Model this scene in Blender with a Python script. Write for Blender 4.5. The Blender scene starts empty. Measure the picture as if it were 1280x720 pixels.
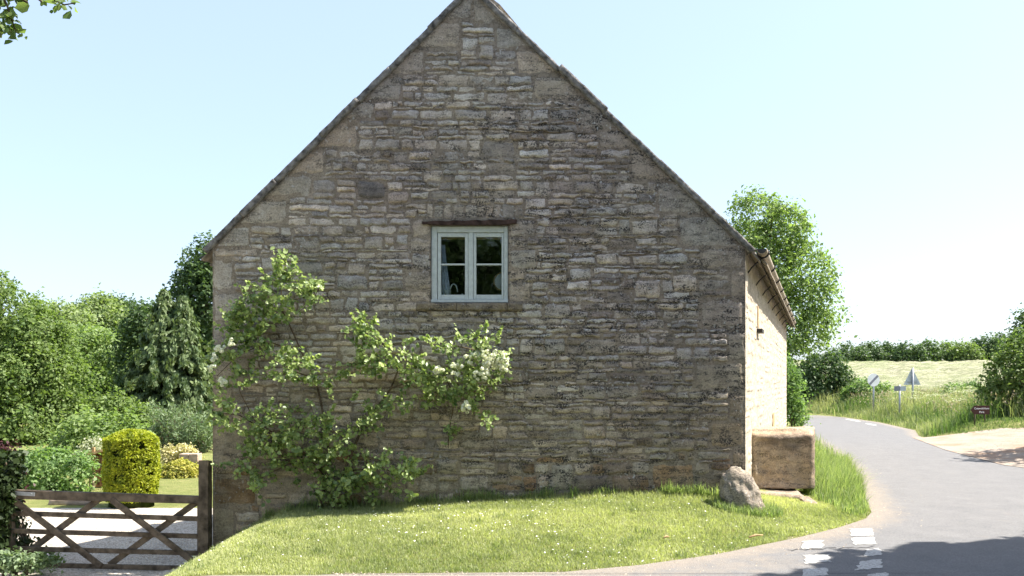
import bpy, bmesh, math, random
import numpy as np
from mathutils import Vector, Matrix, Quaternion

random.seed(11)
rng = np.random.default_rng(7)
S = bpy.context.scene
C = S.collection
F = 1033.0           # focal length in photograph pixels (1280 wide)
EYE = 1.6
HZ = 480.0           # horizon row


def wx(px, Y): return (px - 640.0) / F * Y
def wz(py, Y): return EYE + (HZ - py) / F * Y
def wp(px, py, Y): return Vector((wx(px, Y), Y, wz(py, Y)))


# ------------------------------------------------------------------ noise
def _hash(ix, iy, iz):
    n = (ix * 374761393 + iy * 668265263 + iz * 2147483647 * 3) & 0xFFFFFFFF
    n = ((n ^ (n >> 13)) * 1274126177) & 0xFFFFFFFF
    n = (n ^ (n >> 16)) & 0xFFFF
    return n / 65535.0


def vnoise(x, y, z=0.0):
    x = np.asarray(x, float); y = np.asarray(y, float); z = np.zeros_like(x) + z
    ix = np.floor(x).astype(np.int64); iy = np.floor(y).astype(np.int64); iz = np.floor(z).astype(np.int64)
    fx = x - ix; fy = y - iy; fz = z - iz
    fx = fx * fx * (3 - 2 * fx); fy = fy * fy * (3 - 2 * fy); fz = fz * fz * (3 - 2 * fz)
    def h(a, b, c): return _hash(ix + a, iy + b, iz + c)
    l0 = (h(0,0,0) * (1-fx) + h(1,0,0) * fx) * (1-fy) + (h(0,1,0) * (1-fx) + h(1,1,0) * fx) * fy
    l1 = (h(0,0,1) * (1-fx) + h(1,0,1) * fx) * (1-fy) + (h(0,1,1) * (1-fx) + h(1,1,1) * fx) * fy
    return (l0 * (1-fz) + l1 * fz) * 2 - 1


def fbm(x, y, z=0.0, o=4):
    r = 0; a = 0.5; s = 1.0
    for _ in range(o):
        r = r + a * vnoise(np.asarray(x) * s + 17.3 * s, np.asarray(y) * s + 5.1, np.asarray(z) * s); a *= 0.5; s *= 2.07
    return r


def sstep(a, b, x):
    t = np.clip((np.asarray(x, float) - a) / (b - a), 0, 1)
    return t * t * (3 - 2 * t)


# ------------------------------------------------------------------ scene tree
def prop(o, label=None, cat=None, group=None, kind=None):
    if label: o['label'] = label
    if cat: o['category'] = cat
    if group: o['group'] = group
    if kind: o['kind'] = kind
    return o


def thing(name, label, cat, loc=(0, 0, 0), group=None):
    o = bpy.data.objects.new(name, None); o.empty_display_size = 0.2
    o.location = loc; C.objects.link(o)
    return prop(o, label, cat, group)


def link(name, me, mat, parent=None, world=True):
    o = bpy.data.objects.new(name, me); C.objects.link(o)
    if mat is not None and not me.materials:
        for m in (mat if isinstance(mat, (list, tuple)) else [mat]): me.materials.append(m)
    if parent is not None:
        o.parent = parent
        if world: o.matrix_parent_inverse = parent_matrix(parent).inverted()
    return o


def parent_matrix(p):
    m = p.matrix_basis.copy()
    while p.parent is not None:
        m = p.parent.matrix_basis @ p.matrix_parent_inverse @ m; p = p.parent
    return m


def mesh_np(name, V, faces, attrs=None, smooth=False):
    """V (n,3); faces (m,k) int array, k = 3 or 4; attrs: dict name -> (domain, values)"""
    me = bpy.data.meshes.new(name)
    V = np.ascontiguousarray(V, dtype=np.float32); faces = np.ascontiguousarray(faces, dtype=np.int32)
    m, k = faces.shape
    me.vertices.add(len(V)); me.vertices.foreach_set('co', V.ravel())
    me.loops.add(m * k); me.loops.foreach_set('vertex_index', faces.ravel())
    me.polygons.add(m); me.polygons.foreach_set('loop_start', np.arange(0, m * k, k, dtype=np.int32))
    me.polygons.foreach_set('loop_total', np.full(m, k, dtype=np.int32))
    if smooth: me.polygons.foreach_set('use_smooth', np.ones(m, dtype=bool))
    for an, (dom, val) in (attrs or {}).items():
        val = np.ascontiguousarray(val, dtype=np.float32)
        if val.ndim == 1:
            a = me.attributes.new(an, 'FLOAT', dom); a.data.foreach_set('value', val)
        else:
            a = me.attributes.new(an, 'FLOAT_VECTOR', dom); a.data.foreach_set('vector', val.ravel())
    me.update(calc_edges=True); me.validate()
    return me


class MB:
    """collects boxes, bars, tubes and free quads; build() links them as one mesh object"""
    def __init__(self): self.v = []; self.f = []
    def add(self, vs, fs):
        b = len(self.v); self.v += [tuple(p) for p in vs]; self.f += [tuple(i + b for i in f) for f in fs]
    def hexa(self, p):     # 8 corners: bottom 0-3 ccw, top 4-7 ccw
        self.add(p, [(3,2,1,0), (4,5,6,7), (0,1,5,4), (1,2,6,5), (2,3,7,6), (3,0,4,7)])
    def box(self, x0, x1, y0, y1, z0, z1):
        self.hexa([(x0,y0,z0),(x1,y0,z0),(x1,y1,z0),(x0,y1,z0),(x0,y0,z1),(x1,y0,z1),(x1,y1,z1),(x0,y1,z1)])
    def bar(self, a, b, w, h, up=(0, 0, 1)):
        a = Vector(a); b = Vector(b); d = (b - a).normalized(); up = Vector(up)
        s = d.cross(up).normalized() * (w / 2); u = s.cross(d).normalized() * (h / 2)
        self.hexa([a - s - u, a + s - u, b + s - u, b - s - u, a - s + u, a + s + u, b + s + u, b - s + u])
    def tube(self, pts, rad, n=8, cap=True):
        pts = [Vector(p) for p in pts]
        if not isinstance(rad, (list, tuple)): rad = [rad] * len(pts)
        base = len(self.v); ref = None
        for i, p in enumerate(pts):
            d = (pts[min(i + 1, len(pts) - 1)] - pts[max(i - 1, 0)]).normalized()
            if ref is None: ref = Vector((1, 0, 0)) if abs(d.x) < 0.8 else Vector((0, 1, 0))
            s = (ref - d * ref.dot(d)).normalized(); t = d.cross(s); ref = s
            for j in range(n):
                a = 2 * math.pi * j / n
                self.v.append(tuple(p + (s * math.cos(a) + t * math.sin(a)) * rad[i]))
        for i in range(len(pts) - 1):
            for j in range(n):
                a = base + i * n + j; b = base + i * n + (j + 1) % n
                self.f.append((a, b, b + n, a + n))
        if cap:
            self.f.append(tuple(base + j for j in range(n - 1, -1, -1)))
            self.f.append(tuple(base + (len(pts) - 1) * n + j for j in range(n)))
    def mesh(self, name, smooth=False, bevel=0.0, seg=1):
        me = bpy.data.meshes.new(name); me.from_pydata(self.v, [], self.f); me.validate()
        if bevel:
            bm = bmesh.new(); bm.from_mesh(me)
            bmesh.ops.bevel(bm, geom=bm.edges[:], offset=bevel, segments=seg, affect='EDGES', clamp_overlap=True)
            bm.to_mesh(me); bm.free()
        if smooth: me.polygons.foreach_set('use_smooth', [True] * len(me.polygons))
        me.update()
        return me
    def build(self, name, mat, parent=None, smooth=False, bevel=0.0, seg=1):
        return link(name, self.mesh(name, smooth, bevel, seg), mat, parent)


# ------------------------------------------------------------------ materials
class NT:
    def __init__(self, name):
        self.m = bpy.data.materials.new(name); self.m.use_nodes = True
        self.t = self.m.node_tree; self.t.nodes.clear()
        self.out = self.n('ShaderNodeOutputMaterial')
    def n(self, typ, **kw):
        o = self.t.nodes.new(typ)
        for k, v in kw.items(): setattr(o, k, v)
        return o
    def l(self, a, b): self.t.links.new(a, b)
    def put(self, sock, v):
        if isinstance(v, bpy.types.NodeSocket): self.l(v, sock)
        elif v is not None:
            if isinstance(v, tuple) and len(v) == 3 and sock.type == 'RGBA': v = (*v, 1)
            sock.default_value = v
    def pos(self, scale=(1, 1, 1), rot=(0, 0, 0)):
        g = self.n('ShaderNodeNewGeometry'); mp = self.n('ShaderNodeMapping')
        mp.inputs['Scale'].default_value = scale; mp.inputs['Rotation'].default_value = rot
        self.l(g.outputs['Position'], mp.inputs[0]); return mp.outputs[0]
    def noise(self, scale, detail=4, rough=0.55, vec=None, dist=0.0):
        o = self.n('ShaderNodeTexNoise'); o.inputs['Scale'].default_value = scale
        o.inputs['Detail'].default_value = detail; o.inputs['Roughness'].default_value = rough
        o.inputs['Distortion'].default_value = dist
        self.l(vec if vec is not None else self.pos(), o.inputs['Vector']); return o.outputs['Fac']
    def ramp(self, fac, stops):
        o = self.n('ShaderNodeValToRGB'); e = o.color_ramp.elements
        while len(e) < len(stops): e.new(0.5)
        for i, (p, c) in enumerate(stops):
            e[i].position = p
            e[i].color = (c, c, c, 1) if not isinstance(c, tuple) else (*c[:3], 1)
        self.put(o.inputs[0], fac); return o.outputs['Color']
    def mix(self, fac, a, b, mode='MIX'):
        o = self.n('ShaderNodeMix', data_type='RGBA', blend_type=mode)
        self.put(o.inputs[0], fac); self.put(o.inputs[6], a); self.put(o.inputs[7], b); return o.outputs[2]
    def math(self, op, a, b=0.0):
        o = self.n('ShaderNodeMath', operation=op); self.put(o.inputs[0], a); self.put(o.inputs[1], b); return o.outputs[0]
    def attr(self, name, vec=False):
        o = self.n('ShaderNodeAttribute', attribute_name=name); return o.outputs['Vector' if vec else 'Fac']
    def sep(self, v, i):
        o = self.n('ShaderNodeSeparateXYZ'); self.l(v, o.inputs[0]); return o.outputs[i]
    def bump(self, h, strength, dist=0.01, normal=None):
        o = self.n('ShaderNodeBump'); o.inputs['Strength'].default_value = strength; o.inputs['Distance'].default_value = dist
        self.l(h, o.inputs['Height'])
        if normal is not None: self.l(normal, o.inputs['Normal'])
        return o.outputs[0]
    def bsdf(self, col, rough=0.9, spec=0.2, normal=None, metal=0.0):
        o = self.n('ShaderNodeBsdfPrincipled'); self.put(o.inputs['Base Color'], col); self.put(o.inputs['Roughness'], rough)
        o.inputs['Specular IOR Level'].default_value = spec; o.inputs['Metallic'].default_value = metal
        if normal is not None: self.l(normal, o.inputs['Normal'])
        return o
    def done(self, sh): self.l(sh.outputs[0], self.out.inputs[0]); return self.m


def plain(name, c, rough=0.8, spec=0.2, var=0.12, scale=8.0, bump=0.2, bscale=40.0, metal=0.0, bd=0.004):
    t = NT(name); n1 = t.noise(scale, 5)
    lo = tuple(x * (1 - 2 * var) for x in c); hi = tuple(min(1, x * (1 + 2 * var)) for x in c)
    col = t.ramp(n1, [(0.3, lo), (0.7, hi)])
    nb = t.bump(t.noise(bscale, 4), bump, bd)
    return t.done(t.bsdf(col, rough, spec, nb, metal))


def leaf_mat(name, dark, light, trans=0.3, rough=0.5, spec=0.22):
    t = NT(name); r = t.attr('rnd')
    col = t.ramp(r, [(0.0, dark), (1.0, light)])
    p = t.bsdf(col, rough, spec)
    tr = t.n('ShaderNodeBsdfTranslucent')
    t.l(t.mix(1.0, col, (1.35, 1.5, 0.7), 'MULTIPLY'), tr.inputs[0])
    mx = t.n('ShaderNodeMixShader'); mx.inputs[0].default_value = trans
    t.l(p.outputs[0], mx.inputs[1]); t.l(tr.outputs[0], mx.inputs[2])
    return t.done(mx)


def stone_mat(name, gain=1.0, lichen=1.0, warm=0.0):
    t = NT(name)
    col = t.attr('col', True)
    p = t.pos()
    z = t.sep(p, 2)
    n1 = t.noise(9, 6, 0.65); n2 = t.noise(45, 4, 0.6)
    v = t.ramp(n1, [(0.25, (0.66, 0.65, 0.63)), (0.75, (1.2, 1.2, 1.2))])
    col = t.mix(1.0, col, v, 'MULTIPLY')
    v2 = t.ramp(n2, [(0.3, (0.74, 0.73, 0.72)), (0.7, (1.18, 1.18, 1.18))])
    col = t.mix(1.0, col, v2, 'MULTIPLY')
    sm = t.ramp(t.noise(3.2, 5, 0.7), [(0.47, 0.0), (0.60, 1.0)])
    col = t.mix(t.math('MULTIPLY', sm, 0.45), col, t.mix(1.0, (0.37 * gain, 0.315 * gain, 0.245 * gain), v2, 'MULTIPLY'))
    # ochre patches, more of them low on the wall
    oc = t.ramp(t.noise(1.7, 4, 0.6), [(0.45, 0.0), (0.7, 1.0)])
    low = t.ramp(t.math('MULTIPLY_ADD', z, -0.35), [(0.0, 0.25), (1.0, 0.9)])
    ocf = t.math('MULTIPLY', oc, low)
    col = t.mix(t.math('MULTIPLY', ocf, 0.55), col, (0.27 * gain, 0.185 * gain, 0.09 * gain))
    # broad mauve-grey tint over the upper and right-hand stonework, buff elsewhere
    bl = t.math('ADD', t.noise(0.55, 5, 0.68), t.math('ADD', t.math('MULTIPLY', t.sep(p, 0), 0.028), t.math('MULTIPLY', t.math('SUBTRACT', z, 2.2), 0.018)))
    col = t.mix(t.ramp(bl, [(0.44, 0.0), (0.60, 0.75 * lichen)]), col, t.mix(1.0, col, (0.80, 0.76, 0.82), 'MULTIPLY'))
    col = t.mix(t.ramp(bl, [(0.30, 0.55 * lichen), (0.44, 0.0)]), col, t.mix(1.0, col, (1.10, 1.02, 0.86), 'MULTIPLY'))
    # dark lichen crust, drawn out along the courses
    st = t.pos((0.5, 0.5, 1.5))
    big = t.ramp(t.noise(0.9, 4, 0.62, st), [(0.36, 0.0), (0.60, 1.0)])
    mid = t.ramp(t.noise(8.0, 7, 0.75, t.pos((0.5, 0.5, 1.7))), [(0.485, 0.0), (0.545, 1.0)])
    fine = t.ramp(t.noise(52, 5, 0.72), [(0.44, 0.0), (0.53, 1.0)])
    side = t.ramp(t.math('MULTIPLY', t.math('ADD', t.sep(p, 0), 2.0), 0.22), [(0.0, 0.10), (1.0, 0.45)])
    amt = t.math('ADD', t.math('MULTIPLY', big, 0.8), side)
    dk = t.math('MULTIPLY', t.math('MULTIPLY', mid, fine), amt)
    col = t.mix(t.math('MULTIPLY', dk, 0.95 * lichen), col, (0.036, 0.034, 0.035))
    # grey-brown weather film in drifts
    film = t.math('MULTIPLY', t.ramp(t.noise(2.6, 6, 0.7, t.pos((0.8, 0.8, 1.3))), [(0.47, 0.0), (0.62, 1.0)]), big)
    col = t.mix(t.math('MULTIPLY', film, 0.42 * lichen), col, (0.17, 0.15, 0.125))
    sp = t.ramp(t.noise(75, 3, 0.6), [(0.585, 0.0), (0.64, 1.0)])
    col = t.mix(t.math('MULTIPLY', sp, 0.6 * lichen), col, (0.06, 0.055, 0.05))
    # pale grey lichen discs
    wl = t.math('MULTIPLY', t.ramp(t.noise(24, 2, 0.5), [(0.62, 0.0), (0.67, 1.0)]), t.ramp(t.noise(2.2, 3), [(0.48, 0.0), (0.62, 1.0)]))
    col = t.mix(t.math('MULTIPLY', wl, 0.65 * lichen), col, (0.46, 0.46, 0.45))
    h = t.math('ADD', t.noise(14, 6, 0.7), t.math('MULTIPLY', t.noise(60, 5, 0.7), 0.6))
    nb = t.bump(h, 0.75, 0.02)
    return t.done(t.bsdf(col, 0.95, 0.08, nb))


MT = {}
MT['stone'] = stone_mat('weathered_limestone')
MT['stone_clean_sunlit'] = stone_mat('sunny_limestone', 1.4, 0.35)  # less lichen, and paler: the side wall's sun glare is put into the colour
MT['rock'] = stone_mat('rough_rock', 1.0, 0.8)
MT['coping'] = plain('coping_stone', (0.16, 0.15, 0.14), 0.95, 0.1, 0.35, 14, 0.8, 30, bd=0.02)
MT['slate'] = plain('stone_slate', (0.22, 0.19, 0.15), 0.95, 0.1, 0.3, 6, 0.6, 25, bd=0.02)
MT['window_paint'] = plain('sage_paint', (0.45, 0.485, 0.455), 0.5, 0.3, 0.06, 20, 0.1, 80)
MT['lintel'] = plain('old_oak', (0.05, 0.032, 0.026), 0.9, 0.1, 0.35, 12, 0.7, 40, bd=0.01)
MT['gate_wood'] = plain('weathered_gate_wood', (0.11, 0.086, 0.062), 0.85, 0.15, 0.3, 10, 0.5, 60)
MT['iron'] = plain('dark_iron', (0.045, 0.042, 0.04), 0.6, 0.3, 0.2, 20, 0.1, 60)
MT['gutter'] = plain('sunlit_gutter_iron', (0.30, 0.245, 0.18), 0.6, 0.3, 0.15, 8, 0.1, 60)  # cast iron; its sunlit tan is put into the colour
MT['galv'] = plain('galvanised_steel', (0.33, 0.34, 0.35), 0.45, 0.5, 0.1, 10, 0.05, 60, metal=0.6)
MT['wood_pale'] = plain('pale_wood', (0.4, 0.27, 0.14), 0.8, 0.2, 0.2, 12, 0.3, 50)
MT['bark'] = plain('bark', (0.12, 0.09, 0.065), 0.95, 0.1, 0.35, 6, 1.0, 18, bd=0.04)
MT['stem'] = plain('rose_stem', (0.10, 0.075, 0.05), 0.9, 0.1, 0.3, 20, 0.6, 50)
MT['petal'] = leaf_mat('white_petals', (0.7, 0.68, 0.58), (0.88, 0.87, 0.82), 0.3, 0.7, 0.1)
MT['white'] = plain('white_enamel', (0.75, 0.76, 0.76), 0.35, 0.4, 0.03, 10, 0.0)
MT['curtain'] = plain('pale_curtain', (0.62, 0.66, 0.78), 0.9, 0.1, 0.08, 20, 0.1)
MT['sign_white'] = plain('sign_white', (0.8, 0.8, 0.8), 0.5, 0.3, 0.03, 6, 0.0)
MT['sign_black'] = plain('sign_black', (0.24, 0.24, 0.28), 0.5, 0.3, 0.05, 6, 0.0)
MT['sign_grey'] = plain('sign_back_grey', (0.52, 0.55, 0.58), 0.6, 0.3, 0.08, 6, 0.05)
MT['sign_brown'] = plain('sign_brown', (0.055, 0.02, 0.015), 0.5, 0.3, 0.05, 6, 0.0)
MT['brick'] = plain('red_brick', (0.30, 0.16, 0.11), 0.95, 0.1, 0.3, 16, 0.6, 30, bd=0.01)
MT['pink_stone'] = plain('pinkish_stone', (0.40, 0.30, 0.235), 0.95, 0.1, 0.15, 10, 0.4, 30)
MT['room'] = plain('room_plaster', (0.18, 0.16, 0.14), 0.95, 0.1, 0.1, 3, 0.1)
MT['rock_dust'] = plain('stone_chippings', (0.30, 0.25, 0.20), 0.95, 0.1, 0.35, 60, 0.2)
MT['paint'] = None

t = NT('window_glass')
gl = t.n('ShaderNodeBsdfGlossy'); gl.inputs['Roughness'].default_value = 0.02
t.l(t.bump(t.noise(5, 2), 0.10, 0.02), gl.inputs['Normal'])
tr = t.n('ShaderNodeBsdfTransparent'); tr.inputs[0].default_value = (0.85, 0.9, 0.88, 1)
fr = t.n('ShaderNodeFresnel'); fr.inputs[0].default_value = 1.5
mx = t.n('ShaderNodeMixShader'); t.l(t.math('MULTIPLY', fr.outputs[0], 1.5), mx.inputs[0])
t.l(tr.outputs[0], mx.inputs[1]); t.l(gl.outputs[0], mx.inputs[2])
MT['glass'] = t.done(mx)

# tarmac: old grey chippings, paler dusty strip along the grass edge
t = NT('old_tarmac')
du = t.attr('dust')
n = t.noise(75, 6, 0.85); nn = t.noise(2.2, 7, 0.75)
col = t.ramp(n, [(0.3, (0.095, 0.093, 0.093)), (0.55, (0.185, 0.182, 0.182)), (0.75, (0.32, 0.315, 0.31))])
col = t.mix(1.0, col, t.ramp(nn, [(0.3, (0.86, 0.86, 0.87)), (0.7, (1.1, 1.09, 1.08))]), 'MULTIPLY')
dn = t.math('ADD', du, t.math('MULTIPLY', t.math('SUBTRACT', t.noise(5, 6, 0.7), 0.5), 1.1))
df = t.ramp(dn, [(0.3, 0.0), (0.75, 1.0)])
dcol = t.ramp(t.noise(90, 5, 0.75), [(0.3, (0.15, 0.13, 0.108)), (0.6, (0.28, 0.245, 0.21)), (0.8, (0.41, 0.375, 0.335))])
col = t.mix(df, col, dcol)
MT['tarmac'] = t.done(t.bsdf(col, 0.92, 0.15, t.bump(t.noise(150, 4, 0.8), 0.7, 0.006)))

t = NT('pale_gravel')
vo = t.n('ShaderNodeTexVoronoi'); vo.inputs['Scale'].default_value = 55; t.l(t.pos(), vo.inputs['Vector'])
col = t.ramp(t.sep(vo.outputs['Color'], 0), [(0.0, (0.26, 0.22, 0.18)), (0.5, (0.45, 0.40, 0.34)), (1.0, (0.66, 0.61, 0.54))])
col = t.mix(1.0, col, t.ramp(t.noise(1.5, 5), [(0.3, (0.78, 0.77, 0.75)), (0.7, (1.1, 1.08, 1.05))]), 'MULTIPLY')
MT['gravel'] = t.done(t.bsdf(col, 0.95, 0.1, t.bump(vo.outputs['Distance'], 0.8, 0.012)))

t = NT('pink_gravel')
col = t.ramp(t.noise(60, 5, 0.75), [(0.25, (0.22, 0.18, 0.145)), (0.6, (0.40, 0.34, 0.285)), (0.8, (0.52, 0.46, 0.40))])
col = t.mix(t.ramp(t.noise(0.9, 6, 0.7), [(0.45, 0.0), (0.65, 0.75)]), col, (0.33, 0.19, 0.11))
MT['apron'] = t.done(t.bsdf(col, 0.95, 0.1, t.bump(t.noise(12, 6, 0.75), 0.9, 0.05)))

t = NT('turf')
col = t.ramp(t.noise(3.0, 6, 0.7), [(0.3, (0.14, 0.17, 0.05)), (0.55, (0.22, 0.23, 0.08)), (0.75, (0.32, 0.27, 0.14))])
col = t.mix(1.0, col, t.ramp(t.noise(60, 4, 0.7), [(0.3, 0.6), (0.7, 1.25)]), 'MULTIPLY')
MT['turf'] = t.done(t.bsdf(col, 0.95, 0.1, t.bump(t.noise(70, 4, 0.8), 0.9, 0.03)))

t = NT('mown_hay')
st = t.pos((0.35, 1.6, 1), (0, 0, 0.35))
col = t.ramp(t.noise(1.2, 6, 0.75, st), [(0.34, (0.16, 0.175, 0.085)), (0.50, (0.32, 0.315, 0.20)), (0.66, (0.50, 0.475, 0.36))])
col = t.mix(t.ramp(t.noise(0.28, 5, 0.7), [(0.42, 0.0), (0.62, 0.6)]), col, (0.23, 0.27, 0.12))
col = t.mix(1.0, col, t.ramp(t.noise(5, 6, 0.85), [(0.35, 0.55), (0.65, 1.25)]), 'MULTIPLY')
MT['hay'] = t.done(t.bsdf(col, 0.95, 0.1, t.bump(t.noise(2.5, 6, 0.8), 1.0, 0.25)))

t = NT('worn_white_paint')
w = t.ramp(t.noise(45, 5, 0.8), [(0.40, 0.0), (0.53, 1.0)])
MT['paint'] = t.done(t.bsdf(t.mix(w, (0.24, 0.22, 0.20), (0.48, 0.47, 0.45)), 0.8, 0.2, t.bump(t.noise(120, 4), 0.4, 0.004)))

MT['grass'] = leaf_mat('lawn_blades', (0.20, 0.24, 0.10), (0.53, 0.53, 0.29), 0.45, 0.5, 0.3)
MT['long_grass'] = leaf_mat('long_grass_blades', (0.11, 0.175, 0.06), (0.38, 0.43, 0.21), 0.45, 0.6, 0.15)
MT['verge'] = leaf_mat('verge_grass_blades', (0.085, 0.145, 0.045), (0.42, 0.41, 0.26), 0.45, 0.6, 0.15)
MT['straw'] = leaf_mat('straw', (0.2, 0.19, 0.08), (0.5, 0.44, 0.27), 0.2, 0.8, 0.1)
MT['daisy'] = leaf_mat('daisy_petals', (0.75, 0.74, 0.7), (0.88, 0.87, 0.85), 0.1, 0.7, 0.1)
MT['rose_leaf'] = leaf_mat('rose_leaves', (0.045, 0.10, 0.026), (0.46, 0.54, 0.21), 0.35, 0.42, 0.4)
MT['maple_leaf'] = leaf_mat('tree_leaves_mid', (0.07, 0.12, 0.034), (0.22, 0.285, 0.095), 0.4)
MT['pale_leaf'] = leaf_mat('tree_leaves_pale', (0.12, 0.17, 0.07), (0.28, 0.34, 0.15), 0.4)
MT['dark_leaf'] = leaf_mat('tree_leaves_dark', (0.034, 0.068, 0.026), (0.115, 0.17, 0.068), 0.35)
MT['ash_leaf'] = leaf_mat('ash_leaves', (0.105, 0.165, 0.055), (0.28, 0.36, 0.14), 0.45)
MT['conifer'] = leaf_mat('cypress_sprays', (0.045, 0.085, 0.036), (0.215, 0.265, 0.12), 0.3)
MT['shrub_leaf'] = leaf_mat('shrub_leaves', (0.08, 0.15, 0.045), (0.25, 0.35, 0.14), 0.4)
MT['yew'] = leaf_mat('golden_yew_needles', (0.05, 0.10, 0.012), (0.42, 0.44, 0.03), 0.3)
MT['gold_leaf'] = leaf_mat('golden_leaves', (0.17, 0.20, 0.04), (0.58, 0.50, 0.13), 0.35)
MT['cream_flower'] = leaf_mat('cream_flowers', (0.34, 0.30, 0.12), (0.7, 0.62, 0.38), 0.3)
MT['lace_flower'] = leaf_mat('lacy_flowers', (0.22, 0.26, 0.12), (0.55, 0.54, 0.42), 0.3)
MT['ivy'] = leaf_mat('ivy_leaves', (0.015, 0.028, 0.01), (0.05, 0.075, 0.025), 0.25)
MT['silver_leaf'] = leaf_mat('silvery_leaves', (0.10, 0.15, 0.08), (0.25, 0.32, 0.18), 0.35)
MT['purple_leaf'] = leaf_mat('purple_leaves', (0.03, 0.012, 0.015), (0.09, 0.035, 0.04), 0.25)

# ------------------------------------------------------------------ terrain
EDGE = np.array([(-9, 6.95), (-1.5, 6.95), (0.41, 7.0), (1.13, 7.28), (1.95, 7.76), (3.0, 8.6), (3.64, 9.18), (4.22, 9.8), (4.5, 10.3),
                 (5.2, 12.2), (6.4, 15.7), (7.8, 20.7), (9.6, 27.5), (11.2, 32.5), (12.8, 37.0), (12.9, 39.0), (10.5, 41.2), (4, 43.2), (-8, 45)])
RIGHT = np.array([(14, -6), (11.5, 9), (10.0, 16.2), (10.8, 19.9), (12.5, 25.4), (13.9, 28.5), (15.3, 34.4), (15.9, 39.4), (15.6, 42.2), (13, 45.0), (7, 47), (-6, 48.6)])


def xe(Y): return np.interp(Y, EDGE[1:15, 1], EDGE[1:15, 0])
def xr(Y): return np.interp(Y, RIGHT[:8, 1], RIGHT[:8, 0])


def pdist(X, Y, P):
    X = np.asarray(X, float); Y = np.asarray(Y, float)
    d = np.full(X.shape, 1e9)
    for (ax, ay), (bx, by) in zip(P[:-1], P[1:]):
        ex, ey = bx - ax, by - ay
        u = np.clip(((X - ax) * ex + (Y - ay) * ey) / (ex * ex + ey * ey), 0, 1)
        d = np.minimum(d, np.hypot(X - ax - u * ex, Y - ay - u * ey))
    return d


def inside_verge(X, Y):
    """land on the house side of the road"""
    X = np.asarray(X, float); Y = np.asarray(Y, float)
    far = np.interp(X, [-8, 4, 10.5, 12.9], [45, 43.2, 41.2, 39.0])
    return (Y > 6.95) & (X < xe(Y)) & (Y < far)


def beyond_road(X, Y):
    X = np.asarray(X, float); Y = np.asarray(Y, float)
    far = np.interp(X, [-6, 7, 13, 15.6], [48.6, 47, 45, 42.2])
    return ((Y <= 42.2) & (X > xr(Y))) | ((Y > 42.2) & (Y > np.where(X > 15.6, 0, far)))


DRIVE = -0.69


def H(X, Y):
    X = np.asarray(X, float); Y = np.asarray(Y, float)
    d = pdist(X, Y, EDGE); ins = inside_verge(X, Y)
    wallz = np.clip(0.165 + 0.05 * X, 0.03, 0.27)
    bank = np.where(ins, wallz * sstep(0, 2.4, d), 0.0)
    bank = bank + np.where(ins, 0.025 * fbm(X * 0.9, Y * 0.9), 0) * sstep(0, 1, d)
    dr = pdist(X, Y, RIGHT); out = beyond_road(X, Y)
    lane = sstep(25.3, 24.3, Y)
    vz = 0.5 * sstep(0, 2.2, dr) * (1 - lane) + 0.09 * np.clip(dr, 0, 8) * lane
    vz = vz + 0.059 * np.clip(Y - 41, 0, 66) * sstep(-4, 8, X) + 0.004 * np.clip(X - 14, 0, 40) * sstep(40, 70, Y)
    vz = vz + 0.12 * fbm(X * 0.25, Y * 0.25) * sstep(1, 4, dr)
    z = bank + np.where(out, vz, 0)
    ys = 0 * X
    left = sstep(-2.6, -4.3, X + 0.35 * np.clip(7.5 - Y, -9, 0.0) * 0) * sstep(4.0, 7.5, Y)
    left = np.where(Y > 10.3, sstep(0, 0.6, (-3.9 + 0.373 * (Y - 10.3) * 0) - X + 0.6) if False else sstep(-2.6, -4.3, X), left)
    left = np.where(Y > 40, left * 1.0, left)
    z = z * (1 - left) + left * (DRIVE + 0.03 * np.clip(Y - 34, 0, 60))
    return z


def hz(x, y): return float(H(np.array([x]), np.array([y]))[0])


def axis(segs):
    out = []
    for a, b, s in segs: out += list(np.arange(a, b, s))
    return np.array(sorted(set(np.round(out + [segs[-1][1]], 4))))


def grid_mesh(name, XX, YY, ZZ, attrs=None, keep=None, smooth=True):
    r, c = XX.shape
    V = np.stack([XX, YY, ZZ], -1).reshape(-1, 3)
    idx = np.arange(r * c).reshape(r, c)
    f = np.stack([idx[:-1, :-1], idx[:-1, 1:], idx[1:, 1:], idx[1:, :-1]], -1).reshape(-1, 4)
    if keep is not None: f = f[keep(V[f].mean(1))]
    return mesh_np(name, V, f, attrs, smooth)


ax = axis([(-900, -200, 100), (-200, -60, 20), (-60, -20, 2.5), (-20, -6, 0.7), (-6, 7, 0.13), (7, 26, 0.5), (26, 60, 2), (60, 200, 20), (200, 900, 100)])
ay = axis([(-300, -60, 40), (-60, -4, 6), (-4, 6, 1), (6, 13, 0.13), (13, 50, 0.5), (50, 120, 2.0), (120, 200, 20), (200, 1200, 100)])
XX, YY = np.meshgrid(ax, ay)
g = link('ground', grid_mesh('ground', XX, YY, H(XX, YY) - 0.012), MT['turf']); g['kind'] = 'structure'

# the hay field: its own sheet just over the ground, with mown swaths
ax = np.linspace(6, 75, 160); ay = np.linspace(47, 108, 200)
XX, YY = np.meshgrid(ax, ay)
sw = 1.0 * fbm(XX * 0.9, YY * 0.5, o=3) + 0.22 * np.sin((YY * 0.9 + XX * 0.35) * 1.6 + 1.5 * fbm(XX * 0.12, YY * 0.12)) + 0.25 * fbm(XX * 0.5, YY * 0.8)
fld = link('field', grid_mesh('field', XX, YY, H(XX, YY) + 0.22 + 0.35 * sw), MT['hay']); fld['kind'] = 'structure'

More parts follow.
